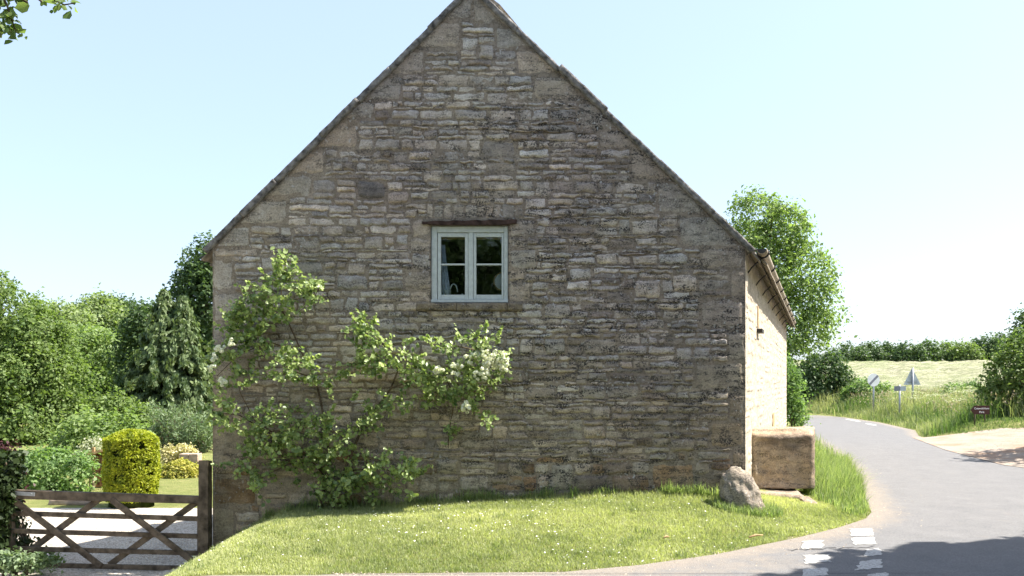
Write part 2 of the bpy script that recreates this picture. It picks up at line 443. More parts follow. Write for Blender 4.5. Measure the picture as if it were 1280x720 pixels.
# road and lane tarmac
rows = []
for Y in np.concatenate([np.linspace(-40, 6.9, 30), np.linspace(6.951, 11, 60), np.linspace(11.1, 42, 120)]):
    x0 = -12.0 if Y < 6.95 else float(xe(Y)) - 0.02
    if Y > 39: x0 = -30 if Y > 43 else float(np.interp(Y, [39, 41.2, 43], [12.9, 10.5, 4]))
    rows.append((Y, x0, float(xr(Y)) if Y < 39.4 else 15.9 - 0.06 * (Y - 39.4)))
nc = 90
tt = np.linspace(0, 1, nc) ** 1.6
XX = np.array([x0 + (x1 - x0) * tt for (Y, x0, x1) in rows]); YY = np.array([[Y] * nc for (Y, _, _) in rows])
de = pdist(XX, YY, EDGE)
dust = (1.0 - de / 0.62) * .9
lane = sstep(3.9, 2.3, XX - 0.5 * (YY - 8)) * sstep(11, 9.8, YY) * 0.50
dust = np.maximum(dust, lane)
dust = np.maximum(dust, (1.0 - pdist(XX, YY, RIGHT) / 0.6) * 0.9)
fr_ = (XX - XX[:, :1]) / (XX[:, -1:] - XX[:, :1] + 1e-6)
for c_ in (.24, .42, .60, .80): dust = np.maximum(dust, .26 * np.exp(-((fr_ - c_) / .045) ** 2) * (YY > 8.5))
dust = np.clip(dust, 0, 1)
crown = 0.004 + 0 * XX
road = link('road', grid_mesh('road', XX, YY, H(XX, YY) * 0 + np.where(XX < -2.6, H(XX, YY), 0) + crown, {'dust': ('POINT', dust.ravel())}), MT['tarmac'])
road['kind'] = 'structure'
# the far bend
nb = 40
L = np.array([(15.9 - 0, 39.4), (15.6, 42.2), (13, 45.0), (7, 47), (-6, 48.6)])
I = np.array([(12.85, 38.6), (12.9, 39.4), (10.5, 41.2), (4, 43.2), (-8, 45)])
def resample(P, n):
    s = np.concatenate([[0], np.cumsum(np.hypot(*np.diff(P, axis=0).T))]); u = np.linspace(0, s[-1], n)
    return np.stack([np.interp(u, s, P[:, 0]), np.interp(u, s, P[:, 1])], -1)
A = resample(I, nb); B = resample(L, nb)
XX = A[:, None, 0] + (B - A)[:, None, 0] * np.linspace(0, 1, 10); YY = A[:, None, 1] + (B - A)[:, None, 1] * np.linspace(0, 1, 10)
r2 = link('road', grid_mesh('road_bend', XX, YY, 0 * XX + 0.008, {'dust': ('POINT', np.full(XX.size, 0.45))}), MT['tarmac']); r2['kind'] = 'structure'

# farm-lane apron on the right
ay = np.linspace(12.5, 24.6, 70)
XX = np.array([xr(y) - 0.35 + np.linspace(0, 1, 50) ** 1.3 * 24 for y in ay]); YY = np.repeat(ay[:, None], 50, 1)
ap = link('lane', grid_mesh('lane', XX, YY, H(XX, YY) + 0.012 + 0.10 * np.maximum(0, fbm(XX * 1.5, YY * 2.5)) * sstep(0.4, 1.2, XX - xr(YY))), MT['apron']); ap['kind'] = 'structure'

# gravel drive left of the house, through the gate
ay = np.concatenate([np.linspace(5.5, 12, 60), np.linspace(12.2, 15.2, 20)])
XX = np.array([np.linspace(-15, -3.83 + 0.09 * math.sin(y * 3) + (0.45 * (y - 10.3) if y > 10.3 else 0), 90) for y in ay]); YY = np.repeat(ay[:, None], 90, 1)
gr = link('drive', grid_mesh('drive', XX, YY, H(XX, YY) + 0.01), MT['gravel']); gr['kind'] = 'structure'

# loose chippings swept to the road edge
n = 2600
sE = rng.random(n) ** 1.0; kk = np.cumsum(np.hypot(*np.diff(EDGE[1:13], axis=0).T)); kk = np.concatenate([[0], kk]) / kk[-1]
ex = np.interp(sE ** 1.6, kk, EDGE[1:13, 0]); ey = np.interp(sE ** 1.6, kk, EDGE[1:13, 1])
ox = np.abs(rng.normal(size=n)) * .28 - .08
ex = ex + ox * .75; ey = ey - ox * .66
rs = (.003 + .008 * rng.random(n) ** 3)[:, None]
tet = np.array([(1, 0, 0), (-.5, .87, 0), (-.5, -.87, 0), (0, 0, 1.1)])
an = rng.random(n) * 6.28; ca, sa = np.cos(an)[:, None], np.sin(an)[:, None]
base = np.stack([ex, ey, H(ex, ey) * (ox < 0) + .004], -1)
Vp = np.stack([base + np.concatenate([q[0] * ca - q[1] * sa, q[0] * sa + q[1] * ca, q[2] + 0 * ca], 1) * rs for q in tet], 1).reshape(-1, 3)
Fp = (np.arange(n)[:, None] * 4 + np.array([0, 1, 3, 1, 2, 3, 2, 0, 3])).reshape(-1, 3)
ch = link('gravel', mesh_np('gravel', Vp, Fp), MT['rock_dust']); prop(ch, 'loose stone chippings along the edge of the tarmac', 'gravel', kind='stuff')

# give-way paint
def decal(pts, name):
    ws = []
    for px, py in pts:
        Y = EYE * F / (py - HZ); ws.append((wx(px, Y), Y))
    # subdivide the quad a little so its rim can be ragged
    n = 9; V = []; 
    (a, b, c, d) = [np.array(w) for w in ws]
    for i in range(n):
        for j in range(n):
            s, u = j / (n - 1), i / (n - 1)
            p = (a * (1 - s) + b * s) * (1 - u) + (d * (1 - s) + c * s) * u
            if i in (0, n - 1) or j in (0, n - 1): p = p + (rng.random(2) - 0.5) * 0.035
            V.append((p[0], p[1], 0.0085))
    idx = np.arange(n * n).reshape(n, n)
    f = np.stack([idx[:-1, :-1], idx[:-1, 1:], idx[1:, 1:], idx[1:, :-1]], -1).reshape(-1, 4)
    o = link('road_marking', mesh_np(name, np.array(V), f), MT['paint']); o['kind'] = 'structure'
    return o
for q in ([(1003, 687), (1029, 686), (1028, 676), (1004, 677)], [(1064, 671), (1092, 670), (1089, 661), (1063, 662)],
          [(1067, 682), (1096, 681), (1093, 672), (1065, 673)], [(1006, 706), (1040, 703), (1036, 694), (1005, 695)],
          [(1079, 697), (1103, 694), (1099, 686), (1082, 688)], [(1069, 714), (1102, 711), (1101, 700), (1075, 703)],
          [(1004, 722), (1036, 720), (1034, 711), (1006, 712)], [(1080, 730), (1112, 727), (1109, 717), (1084, 719)]):
    decal(q, 'road_marking')
cx_, cy_ = np.linspace(985, 1096, 60), None
V = []
for i, px in enumerate(cx_):
    py = 688.5 - (px - 985) * .042 + 1.2 * float(vnoise(np.array([i * .35]), np.array([2.0]))[0]); Yc = EYE * F / (py - HZ); w = .006 + .010 * abs(float(vnoise(np.array([i * .8]), np.array([7.0]))[0]))
    V += [(wx(px, Yc), Yc - w, .0075), (wx(px, Yc), Yc + w, .0075)]
Fq = [(2 * i, 2 * i + 2, 2 * i + 3, 2 * i + 1) for i in range(59)]
ck = link('road_crack', mesh_np('road_crack', np.array(V), np.array(Fq)), MT['iron']); ck['kind'] = 'structure'
# far edge line of the road
for q in ([(1056, 524.2), (1073, 527.4), (1077, 526.9), (1060, 523.7)], [(1081, 529.7), (1092, 532.2), (1097, 531.5), (1085, 529.2)]):
    decal(q, 'road_marking')

# ------------------------------------------------------------------ stone masonry
def stone_patch(quads, cols, n=(7, 5), lift=(0.004, 0.016), rag=0.010, seed=0, flat=None):
    """each quad (4 corners in u,v) becomes a worn, domed stone. returns verts (u, v, out), faces, colours"""
    r = np.random.default_rng(seed)
    nu, nv = n
    s = np.linspace(-1, 1, nu); tt = np.linspace(-1, 1, nv)
    SS, TT = np.meshgrid(s, tt)
    # spread samples towards the rim
    SS = np.sign(SS) * np.abs(SS) ** 0.7; TT = np.sign(TT) * np.abs(TT) ** 0.7
    S0, T0 = SS.copy(), TT.copy()
    k = 0.10
    q = np.array(quads, float); N = len(q)
    SSr = SS * (1 - k * TT ** 4 * np.abs(SS) ** 2); TTr = TT * (1 - k * SS ** 4 * np.abs(TT) ** 2)
    a = ((SSr + 1) / 2)[None, :, :, None]; b = ((TTr + 1) / 2)[None, :, :, None]
    P = (q[:, None, None, 0] * (1 - a) + q[:, None, None, 1] * a) * (1 - b) + (q[:, None, None, 3] * (1 - a) + q[:, None, None, 2] * a) * b
    U = P[..., 0]; V = P[..., 1]
    sd = r.random(N)[:, None, None] * 100
    rim = np.maximum(np.abs(S0), np.abs(T0))[None]
    U = U + rag * fbm(P[..., 0] * 14, P[..., 1] * 14, sd, 3) * 1.6
    V = V + rag * fbm(P[..., 0] * 14 + 40, P[..., 1] * 14, sd, 3) * 1.6
    lf = (lift[0] + (lift[1] - lift[0]) * r.random(N))[:, None, None]
    if flat is not None: lf = np.where(np.array(flat)[:, None, None], 0.006, lf)
    prof = np.where(rim > 0.99, -1.0, np.where(rim > 0.78, 0.55, 1.0))
    tilt = (r.random((N, 1, 1)) - 0.5) * 0.012 * T0[None] + (r.random((N, 1, 1)) - 0.5) * 0.008 * S0[None]
    out = np.where(prof < 0, -0.012, lf * prof + tilt + 0.010 * fbm(P[..., 0] * 11, P[..., 1] * 17, sd, 3))
    W = np.stack([U, V, out], -1).reshape(-1, 3)
    idx = np.arange(nu * nv).reshape(nv, nu)
    f0 = np.stack([idx[:-1, :-1], idx[:-1, 1:], idx[1:, 1:], idx[1:, :-1]], -1).reshape(-1, 4)
    Fc = (f0[None] + (np.arange(N) * nu * nv)[:, None, None]).reshape(-1, 4)
    col = np.repeat(np.array(cols, float)[:, None], nu * nv, 1).reshape(-1, 3)
    return W, Fc, col


def fill_courses(levels, bounds, blocked, lenr=(0.14, 0.46), seed=0, big=0.07, und=0.012):
    """levels: course boundaries; bounds(z0,z1)->(u0,u1); blocked: {course: [(u0,u1)]}. returns quads"""
    r = random.Random(seed)
    quads = []
    occ = {k: list(v) for k, v in blocked.items()}
    def zz(k, u): return levels[k] + und * float(vnoise(np.array([u * 0.8 + k * 7.7]), np.array([k * 3.1]))[0]) * (0 if k == 0 else 1)
    for k in range(len(levels) - 1):
        u0, u1 = bounds(levels[k], levels[k + 1])
        bl = sorted(occ.get(k, []))
        free = []; cur = u0
        for a, b in bl:
            if a - cur > 0.05: free.append((cur, a))
            cur = max(cur, b)
        if u1 - cur > 0.05: free.append((cur, u1))
        h = levels[k + 1] - levels[k]
        for a, b in free:
            u = a
            while u < b - 0.02:
                w = r.uniform(*lenr) * (0.75 + 2.2 * h)
                if r.random() < 0.16: w *= 0.45
                if b - (u + w) < 0.11: w = b - u
                g = r.uniform(0.003, 0.010)
                kk = k + 1
                if r.random() < big and k + 2 < len(levels) and w > 0.15 and not any(x0 < u + w and x1 > u for x0, x1 in occ.get(k + 1, [])):
                    n0, n1 = bounds(levels[k + 1], levels[k + 2])
                    if n0 <= u and n1 >= u + w:
                        kk = k + 2; occ.setdefault(k + 1, []).append((u, u + w))
                j = [r.uniform(-0.008, 0.008) for _ in range(8)]
                x0, x1 = u + g, u + w - g
                ga = r.uniform(0.002, 0.008)
                zl0, zl1 = zz(k, x0) + ga, zz(k, x1) + ga
                zh0, zh1 = zz(kk, x0) - ga, zz(kk, x1) - ga
                if kk == k + 1 and h > 0.115 and w > 0.2 and r.random() < 0.22:
                    f = r.uniform(0.35, 0.65); m0 = zl0 + (zh0 - zl0) * f; m1 = zl1 + (zh1 - zl1) * f
                    quads.append([(x0 + j[0], zl0), (x1 + j[1], zl1), (x1 + j[2], m1 - .004), (x0 + j[3], m0 - .004)])
                    xm = x0 + (x1 - x0) * r.uniform(0.3, 0.7) if r.random() < 0.5 else x1
                    quads.append([(x0 + j[4], m0 + .004), (xm, m1 + .004), (xm, zh1), (x0 + j[5], zh0)])
                    if xm < x1 - 0.05: quads.append([(xm + .01, m1 + .004), (x1 + j[6], m1 + .004), (x1 + j[7], zh1), (xm + .01, zh1)])
                else:
                    quads.append([(x0 + j[0], zl0), (x1 + j[1], zl1), (x1 + j[2], zh1), (x0 + j[3], zh0)])
                u += w
    return quads


XL, XR = -3.73, 2.91
YG = 10.3
ZB = -0.95
ZE = 3.30            # wall head at both eaves
AX, AZ = -0.48, 6.52
def rakeL(z): return XL + (AX - XL) * np.clip((z - ZE) / (AZ - ZE), 0, 1) if z > ZE else XL
def rakeR(z): return XR + (AX - XR) * np.clip((z - ZE) / (AZ - ZE), 0, 1) if z > ZE else XR

WX0, WX1, WZ0, WZ1 = -1.012, -0.046, 2.612, 3.574      # window opening
r = random.Random(5)
levels = [ZB]
while levels[-1] < AZ - 0.1:
    z = levels[-1]
    h = r.uniform(0.045, 0.082) if r.random() < .70 else r.uniform(0.08, 0.135)
    if z < 0.55: h = r.uniform(0.14, 0.24)
    levels.append(z + h)
def snap(z):
    i = min(range(len(levels)), key=lambda i: abs(levels[i] - z)); return i
iw0, iw1 = snap(WZ0 - 0.10), snap(WZ1 + 0.075)
levels[iw0] = WZ0 - 0.098; levels[iw1] = WZ1 + 0.078
for i in (iw0, iw1):     # keep neighbours sane
    if levels[i] - levels[i - 1] < 0.05: levels[i - 1] = levels[i] - 0.07
    if levels[i + 1] - levels[i] < 0.05: levels[i + 1] = levels[i] + 0.07
NC = len(levels) - 1
blocked = {k: [] for k in range(NC)}
dressed = []
def block(k0, k1, u0, u1, quad=None):
    z0, z1 = levels[k0], levels[k1]
    dressed.append(quad or [(u0 + .007, z0 + .006), (u1 - .007, z0 + .006), (u1 - .007, z1 - .006), (u0 + .007, z1 - .006)])
    for k in range(k0, k1): blocked[k].append((u0, u1))
# quoins
for side in (0, 1):
    k = 0; flip = side
    while k < NC and levels[k] < ZE - 0.05:
        k1 = k + 1
        tgt = r.uniform(0.22, 0.42)
        while k1 < NC and levels[k1] - levels[k] < tgt and levels[k1] < ZE - 0.02: k1 += 1
        flip = 1 - flip
        w = r.uniform(0.42, 0.66) if flip else r.uniform(0.17, 0.28)
        if side == 0: block(k, k1, XL, XL + w)
        else: block(k, k1, XR - w, XR)
        k = k1
    k_e = k
    # stepped ashlar under the rakes
    while k < NC - 1:
        k1 = k + 1; tgt = r.uniform(0.20, 0.38)
        while k1 < NC and levels[k1] - levels[k] < tgt: k1 += 1
        z0, z1 = levels[k], levels[k1]
        if side == 0:
            a0, a1 = float(rakeL(z0)), float(rakeL(z1)); inn = a1 + r.uniform(0.14, 0.42)
            if inn > AX - 0.1: inn = AX
            block(k, k1, a0 - 0.02, inn, [(a0, z0 + .004), (inn - .004, z0 + .004), (inn - .004, z1 - .004), (min(a1, inn - .03), z1 - .004)])
        else:
            a0, a1 = float(rakeR(z0)), float(rakeR(z1)); inn = a1 - r.uniform(0.14, 0.42)
            if inn < AX + 0.1: inn = AX
            block(k, k1, inn, a0 + 0.02, [(inn + .004, z0 + .004), (a0, z0 + .004), (max(a1, inn + .03), z1 - .004), (inn + .004, z1 - .004)])
        k = k1
# window jambs, sill and head
k = iw0 + 1
k_s = iw0
for k in range(iw0, iw1): blocked[k].append((WX0, WX1))
for side in (0, 1):
    k = iw0 + 1; fl = side
    while k < iw1:
        k1 = min(iw1, k + r.choice((2, 3, 4)))
        if iw1 - k1 < 2: k1 = iw1
        fl = 1 - fl; w = r.uniform(0.2, 0.28) if fl else r.uniform(0.27, 0.36)
        if side == 0: block(k, k1, WX0 - w, WX0)
        else: block(k, k1, WX1, WX1 + w)
        k = k1
# upright stones over the lintel
k0, k1 = iw1, min(iw1 + 3, NC)
u = WX0 - 0.05
while u < WX1 + 0.15:
    w = r.uniform(0.08, 0.17); block(k0, k1, u, u + w); u += w
NDRESS_END = len(dressed)

def bnds(z0, z1): return float(rakeL(z1)), float(rakeR(z1))
quads = fill_courses(levels, bnds, blocked, (0.12, 0.46), 3, 0.10, 0.030)
def stone_col(cx, cz, rr, flat):
    base = np.array((0.395, 0.345, 0.275)) if cz > 1.6 else np.array((0.31, 0.262, 0.19))
    t = sstep(0.9, 2.4, cz); base = np.array((0.47, 0.405, 0.31)) * (1 - t) + np.array((0.54, 0.495, 0.43)) * t
    # stones nearer the right edge are dirtier
    base = base * (1 - 0.12 * sstep(0.3, 2.6, cx))
    g = rr.gauss(1.0, 0.16); g = min(max(g, 0.62), 1.4)
    if flat: base = base * np.array((0.86, 0.83, 0.78)); g = rr.gauss(1, 0.08)
    elif rr.random() < 0.14: base = base * np.array((0.62, 0.6, 0.6))
    elif rr.random() < 0.14: base = base * np.array((1.2, 1.2, 1.22))
    if cz < 0.75 and rr.random() < 0.25: base = np.array((0.30, 0.20, 0.115))
    tint = rr.uniform(-0.06, 0.06)
    return base * g * np.array((1 + tint, 1, 1 - tint))
allq = quads + dressed
flat = [False] * len(quads) + [True] * len(dressed)
rr = random.Random(9)
cols = [stone_col(np.mean([p[0] for p in q]), np.mean([p[1] for p in q]), rr, f) for q, f in zip(allq, flat)]
W, Fc, col = stone_patch(allq, cols, (13, 8), (0.001, 0.030), 0.021, 1, flat)
# mortar bed behind the stones (window opening left out)
def mortar(polys):
    V = []; Fm = []
    for p in polys:
        b = len(V); V += [(u, v, 0.0) for u, v in p]; Fm.append(tuple(range(b, b + len(p))))
    return V, Fm


def wall_mesh(name, W, Fc, col, polys, mcol, mapf):
    mV, mF = mortar(polys)
    V = np.concatenate([W, np.array(mV, float)]) if len(mV) else W
    co = np.concatenate([col, np.tile(np.array(mcol), (len(mV), 1))])
    P = mapf(V)
    me = bpy.data.meshes.new(name)
    me.from_pydata(P.tolist(), [], Fc.tolist() + [tuple(i + len(W) for i in f) for f in mF])
    a = me.attributes.new('col', 'FLOAT_VECTOR', 'POINT'); a.data.foreach_set('vector', co.astype(np.float32).ravel())
    sm = np.ones(len(me.polygons), bool); sm[len(Fc):] = False
    me.polygons.foreach_set('use_smooth', sm); me.update()
    return me


barn = thing('stone_barn', 'old limestone barn house with one small window in its tall gable end', 'house', (XL, YG, 0))
polys = [[(XL, ZB), (WX0, ZB), (WX0, float(np.interp(WX0, [XL, AX], [ZE, AZ]))), (XL, ZE)],
         [(WX0, ZB), (WX1, ZB), (WX1, WZ0), (WX0, WZ0)],
         [(WX0, WZ1), (WX1, WZ1), (WX1, float(np.interp(WX1, [AX, XR], [AZ, ZE]))), (AX, AZ), (WX0, float(np.interp(WX0, [XL, AX], [ZE, AZ])))],
         [(WX1, ZB), (XR, ZB), (XR, ZE), (WX1, float(np.interp(WX1, [AX, XR], [AZ, ZE])))]]
MORT = (0.30, 0.255, 0.20)
me = wall_mesh('gable_wall', W, Fc, col, polys, MORT, lambda V: np.stack([V[:, 0], YG - V[:, 2], V[:, 1]], -1))
link('wall', me, MT['stone'], barn)

# long side walls, running back along s
SX = 0.373
YEND = 22.8
LEN = (YEND - YG) * math.hypot(SX, 1)
sv = np.array((SX, 1.0)) / math.hypot(SX, 1)
def side_wall(x0, sgn, seed, skip):
    rr = random.Random(seed)
    lev = [ZB]
    while lev[-1] < ZE - 0.16: lev.append(lev[-1] + rr.uniform(0.10, 0.2))
    lev.append(ZE)
    bl = {}
    for k in range(len(lev) - 1):
        for (a, b, c, d) in skip:
            if lev[k + 1] > c + .01 and lev[k] < d - .01: bl.setdefault(k, []).append((a, b))
    q = fill_courses(lev, lambda a, b: (0.0, LEN), bl, (0.2, 0.6), seed)
    co = [np.array((0.64, 0.57, 0.46)) * min(max(rr.gauss(1, 0.06), 0.8), 1.15) for _ in q]  # base colour lifted to carry the sunlit wall's brightness
    W, Fc, col = stone_patch(q, co, (6, 5), (-0.004, 0.008), 0.012, seed)
    if sgn < 0: Fc = Fc[:, ::-1]
    nrm = np.array((sv[1], -sv[0])) * sgn
    polys = [[(0, ZB), (LEN, ZB), (LEN, ZE), (0, ZE)]]
    return wall_mesh('side_wall', W, Fc, col, polys, (0.62, 0.55, 0.44),
                     lambda V: np.stack([x0 + sv[0] * V[:, 0] + nrm[0] * V[:, 2], YG + sv[1] * V[:, 0] + nrm[1] * V[:, 2], V[:, 1]], -1))
def side_u(Y): return (Y - YG) * math.hypot(SX, 1)
def side_pt(u, z, out=0.0): return Vector((XR + sv[0] * u + sv[1] * out, YG + sv[1] * u - sv[0] * out, z))
u_slit = side_u(12.3); u_door = side_u(16.1)
link('wall', side_wall(XR, 1, 21, [(u_slit - .09, u_slit + .09, 2.42, 2.78), (u_door - .1, u_door + .55, 0.1, 1.05)]), MT['stone_clean_sunlit'], barn)
link('wall', side_wall(XL, -1, 22, []), MT['stone_clean_sunlit'], barn)
m = MB()
p = [side_pt(0, 0), side_pt(LEN, 0)]
e = (sv[0] * LEN, sv[1] * LEN)
m.add([(XR + e[0], YG + e[1], ZB), (XL + e[0], YG + e[1], ZB), (XL + e[0], YG + e[1], ZE), (AX + e[0], YG + e[1], AZ), (XR + e[0], YG + e[1], ZE)], [(0, 1, 2, 3, 4)])
rear = m.mesh('rear_wall'); a = rear.attributes.new('col', 'FLOAT_VECTOR', 'POINT'); a.data.foreach_set('vector', np.tile((0.36, 0.3, 0.22), 5).astype(np.float32))
link('wall', rear, MT['stone_clean_sunlit'], barn)
# slit vent and low timber hatch in the long wall
m = MB()
for (u0, u1, z0, z1) in ((u_slit - .075, u_slit + .075, 2.44, 2.76),):
    m.hexa([side_pt(u0, z0, -.03), side_pt(u1, z0, -.03), side_pt(u1, z0, .012), side_pt(u0, z0, .012), side_pt(u0, z1, -.03), side_pt(u1, z1, -.03), side_pt(u1, z1, .012), side_pt(u0, z1, .012)])
vent = m.build('vent', MT['wood_pale'], barn)
m = MB(); m.hexa([side_pt(u_slit - .2, 2.36, -.02), side_pt(u_slit + .2, 2.36, -.02), side_pt(u_slit + .2, 2.36, .08), side_pt(u_slit - .2, 2.36, .08), side_pt(u_slit - .2, 2.41, -.02), side_pt(u_slit + .2, 2.41, -.02), side_pt(u_slit + .2, 2.41, .08), side_pt(u_slit - .2, 2.41, .08)])
m.build('sill', MT['iron'], vent)
m = MB()
for i in range(4):
    u0 = u_door - .08 + i * .15; u1 = u0 + .143
    m.hexa([side_pt(u0, .12, -.04), side_pt(u1, .12, -.04), side_pt(u1, .12, .014), side_pt(u0, .12, .014), side_pt(u0, 1.03, -.04), side_pt(u1, 1.03, -.04), side_pt(u1, 1.03, .014), side_pt(u0, 1.03, .014)])
m.build('hatch', MT['wood_pale'], barn)

# ridge/eave geometry of the roof
rise = AZ - ZE
def roof_pt(side, t, u, off=0.0):
    """t 0 at the ridge, 1 at the wall head, >1 over the eave; u along the house"""
    x = AX + ((XL if side == 0 else XR) - AX) * t; z = AZ - rise * t
    return Vector((x + sv[0] * u, YG + sv[1] * u, z + off))
rr = random.Random(4)
m = MB()
for side in (0, 1):
    nr = 17
    for i in range(nr):
        t0 = 1.075 * i / nr; t1 = 1.075 * (i + 1.25) / nr if i < nr - 1 else 1.075
        u = 0.30
        while u < LEN + 0.05:
            w = rr.uniform(0.22, 0.45); u1 = min(u + w, LEN + 0.08)
            lo = 0.055 + rr.uniform(-.006, .008); hi = 0.03
            a, b, c, d = roof_pt(side, t0, u, hi), roof_pt(side, t0, u1 - .006, hi), roof_pt(side, t1, u1 - .006, lo), roof_pt(side, t1, u, lo)
            up = Vector((0, 0, 0.028))
            q = [a, b, c, d] if side == 1 else [a, d, c, b]
            m.hexa(q + [v + up for v in q]); u = u1 if u1 < LEN + 0.07 else 1e9
m.build('roof', MT['slate'], barn)
# boarding under the slates closes the loft
m = MB()
for side in (0, 1):
    q = [roof_pt(side, 0, 0.02), roof_pt(side, 1.05, 0.02), roof_pt(side, 1.05, LEN), roof_pt(side, 0, LEN)]
    up = Vector((0, 0, 0.02)); m.hexa(q + [v + up for v in q])
m.build('roof_boarding', MT['slate'], barn)
m = MB(); u = 0.3
while u < LEN:
    a = roof_pt(0, 0, u, 0.07); b = roof_pt(0, 0, min(u + .44, LEN), 0.07)
    for sx in (-1, 1):
        m.hexa([a, b, b + Vector((sx * .2, 0, -.16)), a + Vector((sx * .2, 0, -.16)), a + Vector((0, 0, .04)), b + Vector((0, 0, .04)), b + Vector((sx * .22, 0, -.13)), a + Vector((sx * .22, 0, -.13))])
    u += .45
m.build('ridge_tiles', MT['slate'], barn)

# coping stones along both rakes
def rough_box(bm_list, corners, nx, ny, nz, amp, sc, seed):
    """subdivided hexahedron with a noisy surface"""
    c = [np.array(p, float) for p in corners]
    def P(a, b, d):
        lo = (c[0] * (1 - a) + c[1] * a) * (1 - b) + (c[3] * (1 - a) + c[2] * a) * b
        hi = (c[4] * (1 - a) + c[5] * a) * (1 - b) + (c[7] * (1 - a) + c[6] * a) * b
        return lo * (1 - d) + hi * d
    vid = {}; V = []; Fq = []
    def vert(i, j, k):
        key = (i, j, k)
        if key not in vid:
            a, b, d = i / nx, j / ny, k / nz
            vid[key] = len(V); V.append(P(a, b, d))
        return vid[key]
    for i in range(nx):
        for j in range(ny):
            Fq.append((vert(i, j, 0), vert(i, j + 1, 0), vert(i + 1, j + 1, 0), vert(i + 1, j, 0)))
            Fq.append((vert(i, j, nz), vert(i + 1, j, nz), vert(i + 1, j + 1, nz), vert(i, j + 1, nz)))
    for i in range(nx):
        for k in range(nz):
            Fq.append((vert(i, 0, k), vert(i + 1, 0, k), vert(i + 1, 0, k + 1), vert(i, 0, k + 1)))
            Fq.append((vert(i, ny, k), vert(i, ny, k + 1), vert(i + 1, ny, k + 1), vert(i + 1, ny, k)))
    for j in range(ny):
        for k in range(nz):
            Fq.append((vert(0, j, k), vert(0, j, k + 1), vert(0, j + 1, k + 1), vert(0, j + 1, k)))
            Fq.append((vert(nx, j, k), vert(nx, j + 1, k), vert(nx, j + 1, k + 1), vert(nx, j, k + 1)))
    V = np.array(V); ctr = V.mean(0); n = V - ctr; 
    dv = np.stack([fbm(V[:, 0] * sc + 10 * q + seed, V[:, 1] * sc + V[:, 2] * sc * 0.7, V[:, 2] * sc + seed, 4) for q in range(3)], -1)
    # round the corners off a little
    V = V + dv * amp
    bm_list.append((V, Fq))

def join_parts(name, parts, mat, parent, smooth=True, col=None):
    VV = []; FF = []; b = 0
    for V, Fq in parts:
        VV.append(V); FF += [tuple(i + b for i in f) for f in Fq]; b += len(V)
    me = bpy.data.meshes.new(name); V = np.concatenate(VV); me.from_pydata(V.tolist(), [], FF)
    me.polygons.foreach_set('use_smooth', [smooth] * len(FF))
    if col is not None:
        a = me.attributes.new('col', 'FLOAT_VECTOR', 'POINT'); a.data.foreach_set('vector', np.tile(np.array(col, np.float32), len(V)))
    me.update()
    return link(name, me, mat, parent)

parts = []
rr = random.Random(8)
for side in (0, 1):
    xo = XL if side == 0 else XR
    ex = -0.055 if side == 0 else 0.055
    d = np.array((AX - xo, AZ - ZE)); Ln = np.hypot(*d); d = d / Ln; nrm = np.array((-d[1], d[0])) * (1 if d[0] > 0 else -1)
    u = -0.09
    while u < Ln + 0.02:
        w = rr.uniform(0.55, 0.95); u1 = min(u + w, Ln + 0.03)
        if Ln - u1 < .25: u1 = Ln + 0.03
        o0 = -0.015 + rr.uniform(-.008, .008); th = 0.068 + rr.uniform(-.006, .008); yf = YG - 0.065 + rr.uniform(-.012, .012)
        if side == 1 and u > 2.9: o0 -= 0.03
        def pt(uu, oo, y): return (xo + d[0] * uu + nrm[0] * oo, y, ZE + d[1] * uu + nrm[1] * oo)
        a, b = u - .006, u1 + .006
        cs = [pt(a, o0, yf), pt(b, o0, yf), pt(b, o0, YG + .30), pt(a, o0, YG + .30), pt(a, o0 + th, yf), pt(b, o0 + th, yf), pt(b, o0 + th, YG + .30), pt(a, o0 + th, YG + .30)]
        if side == 1: cs = [cs[1], cs[0], cs[3], cs[2], cs[5], cs[4], cs[7], cs[6]]
        rough_box(parts, cs, 16, 5, 3, 0.008, 11, u + side * 50)
        u = u1 if u1 < Ln + .02 else 1e9
join_parts('coping', parts, MT['coping'], barn, True)

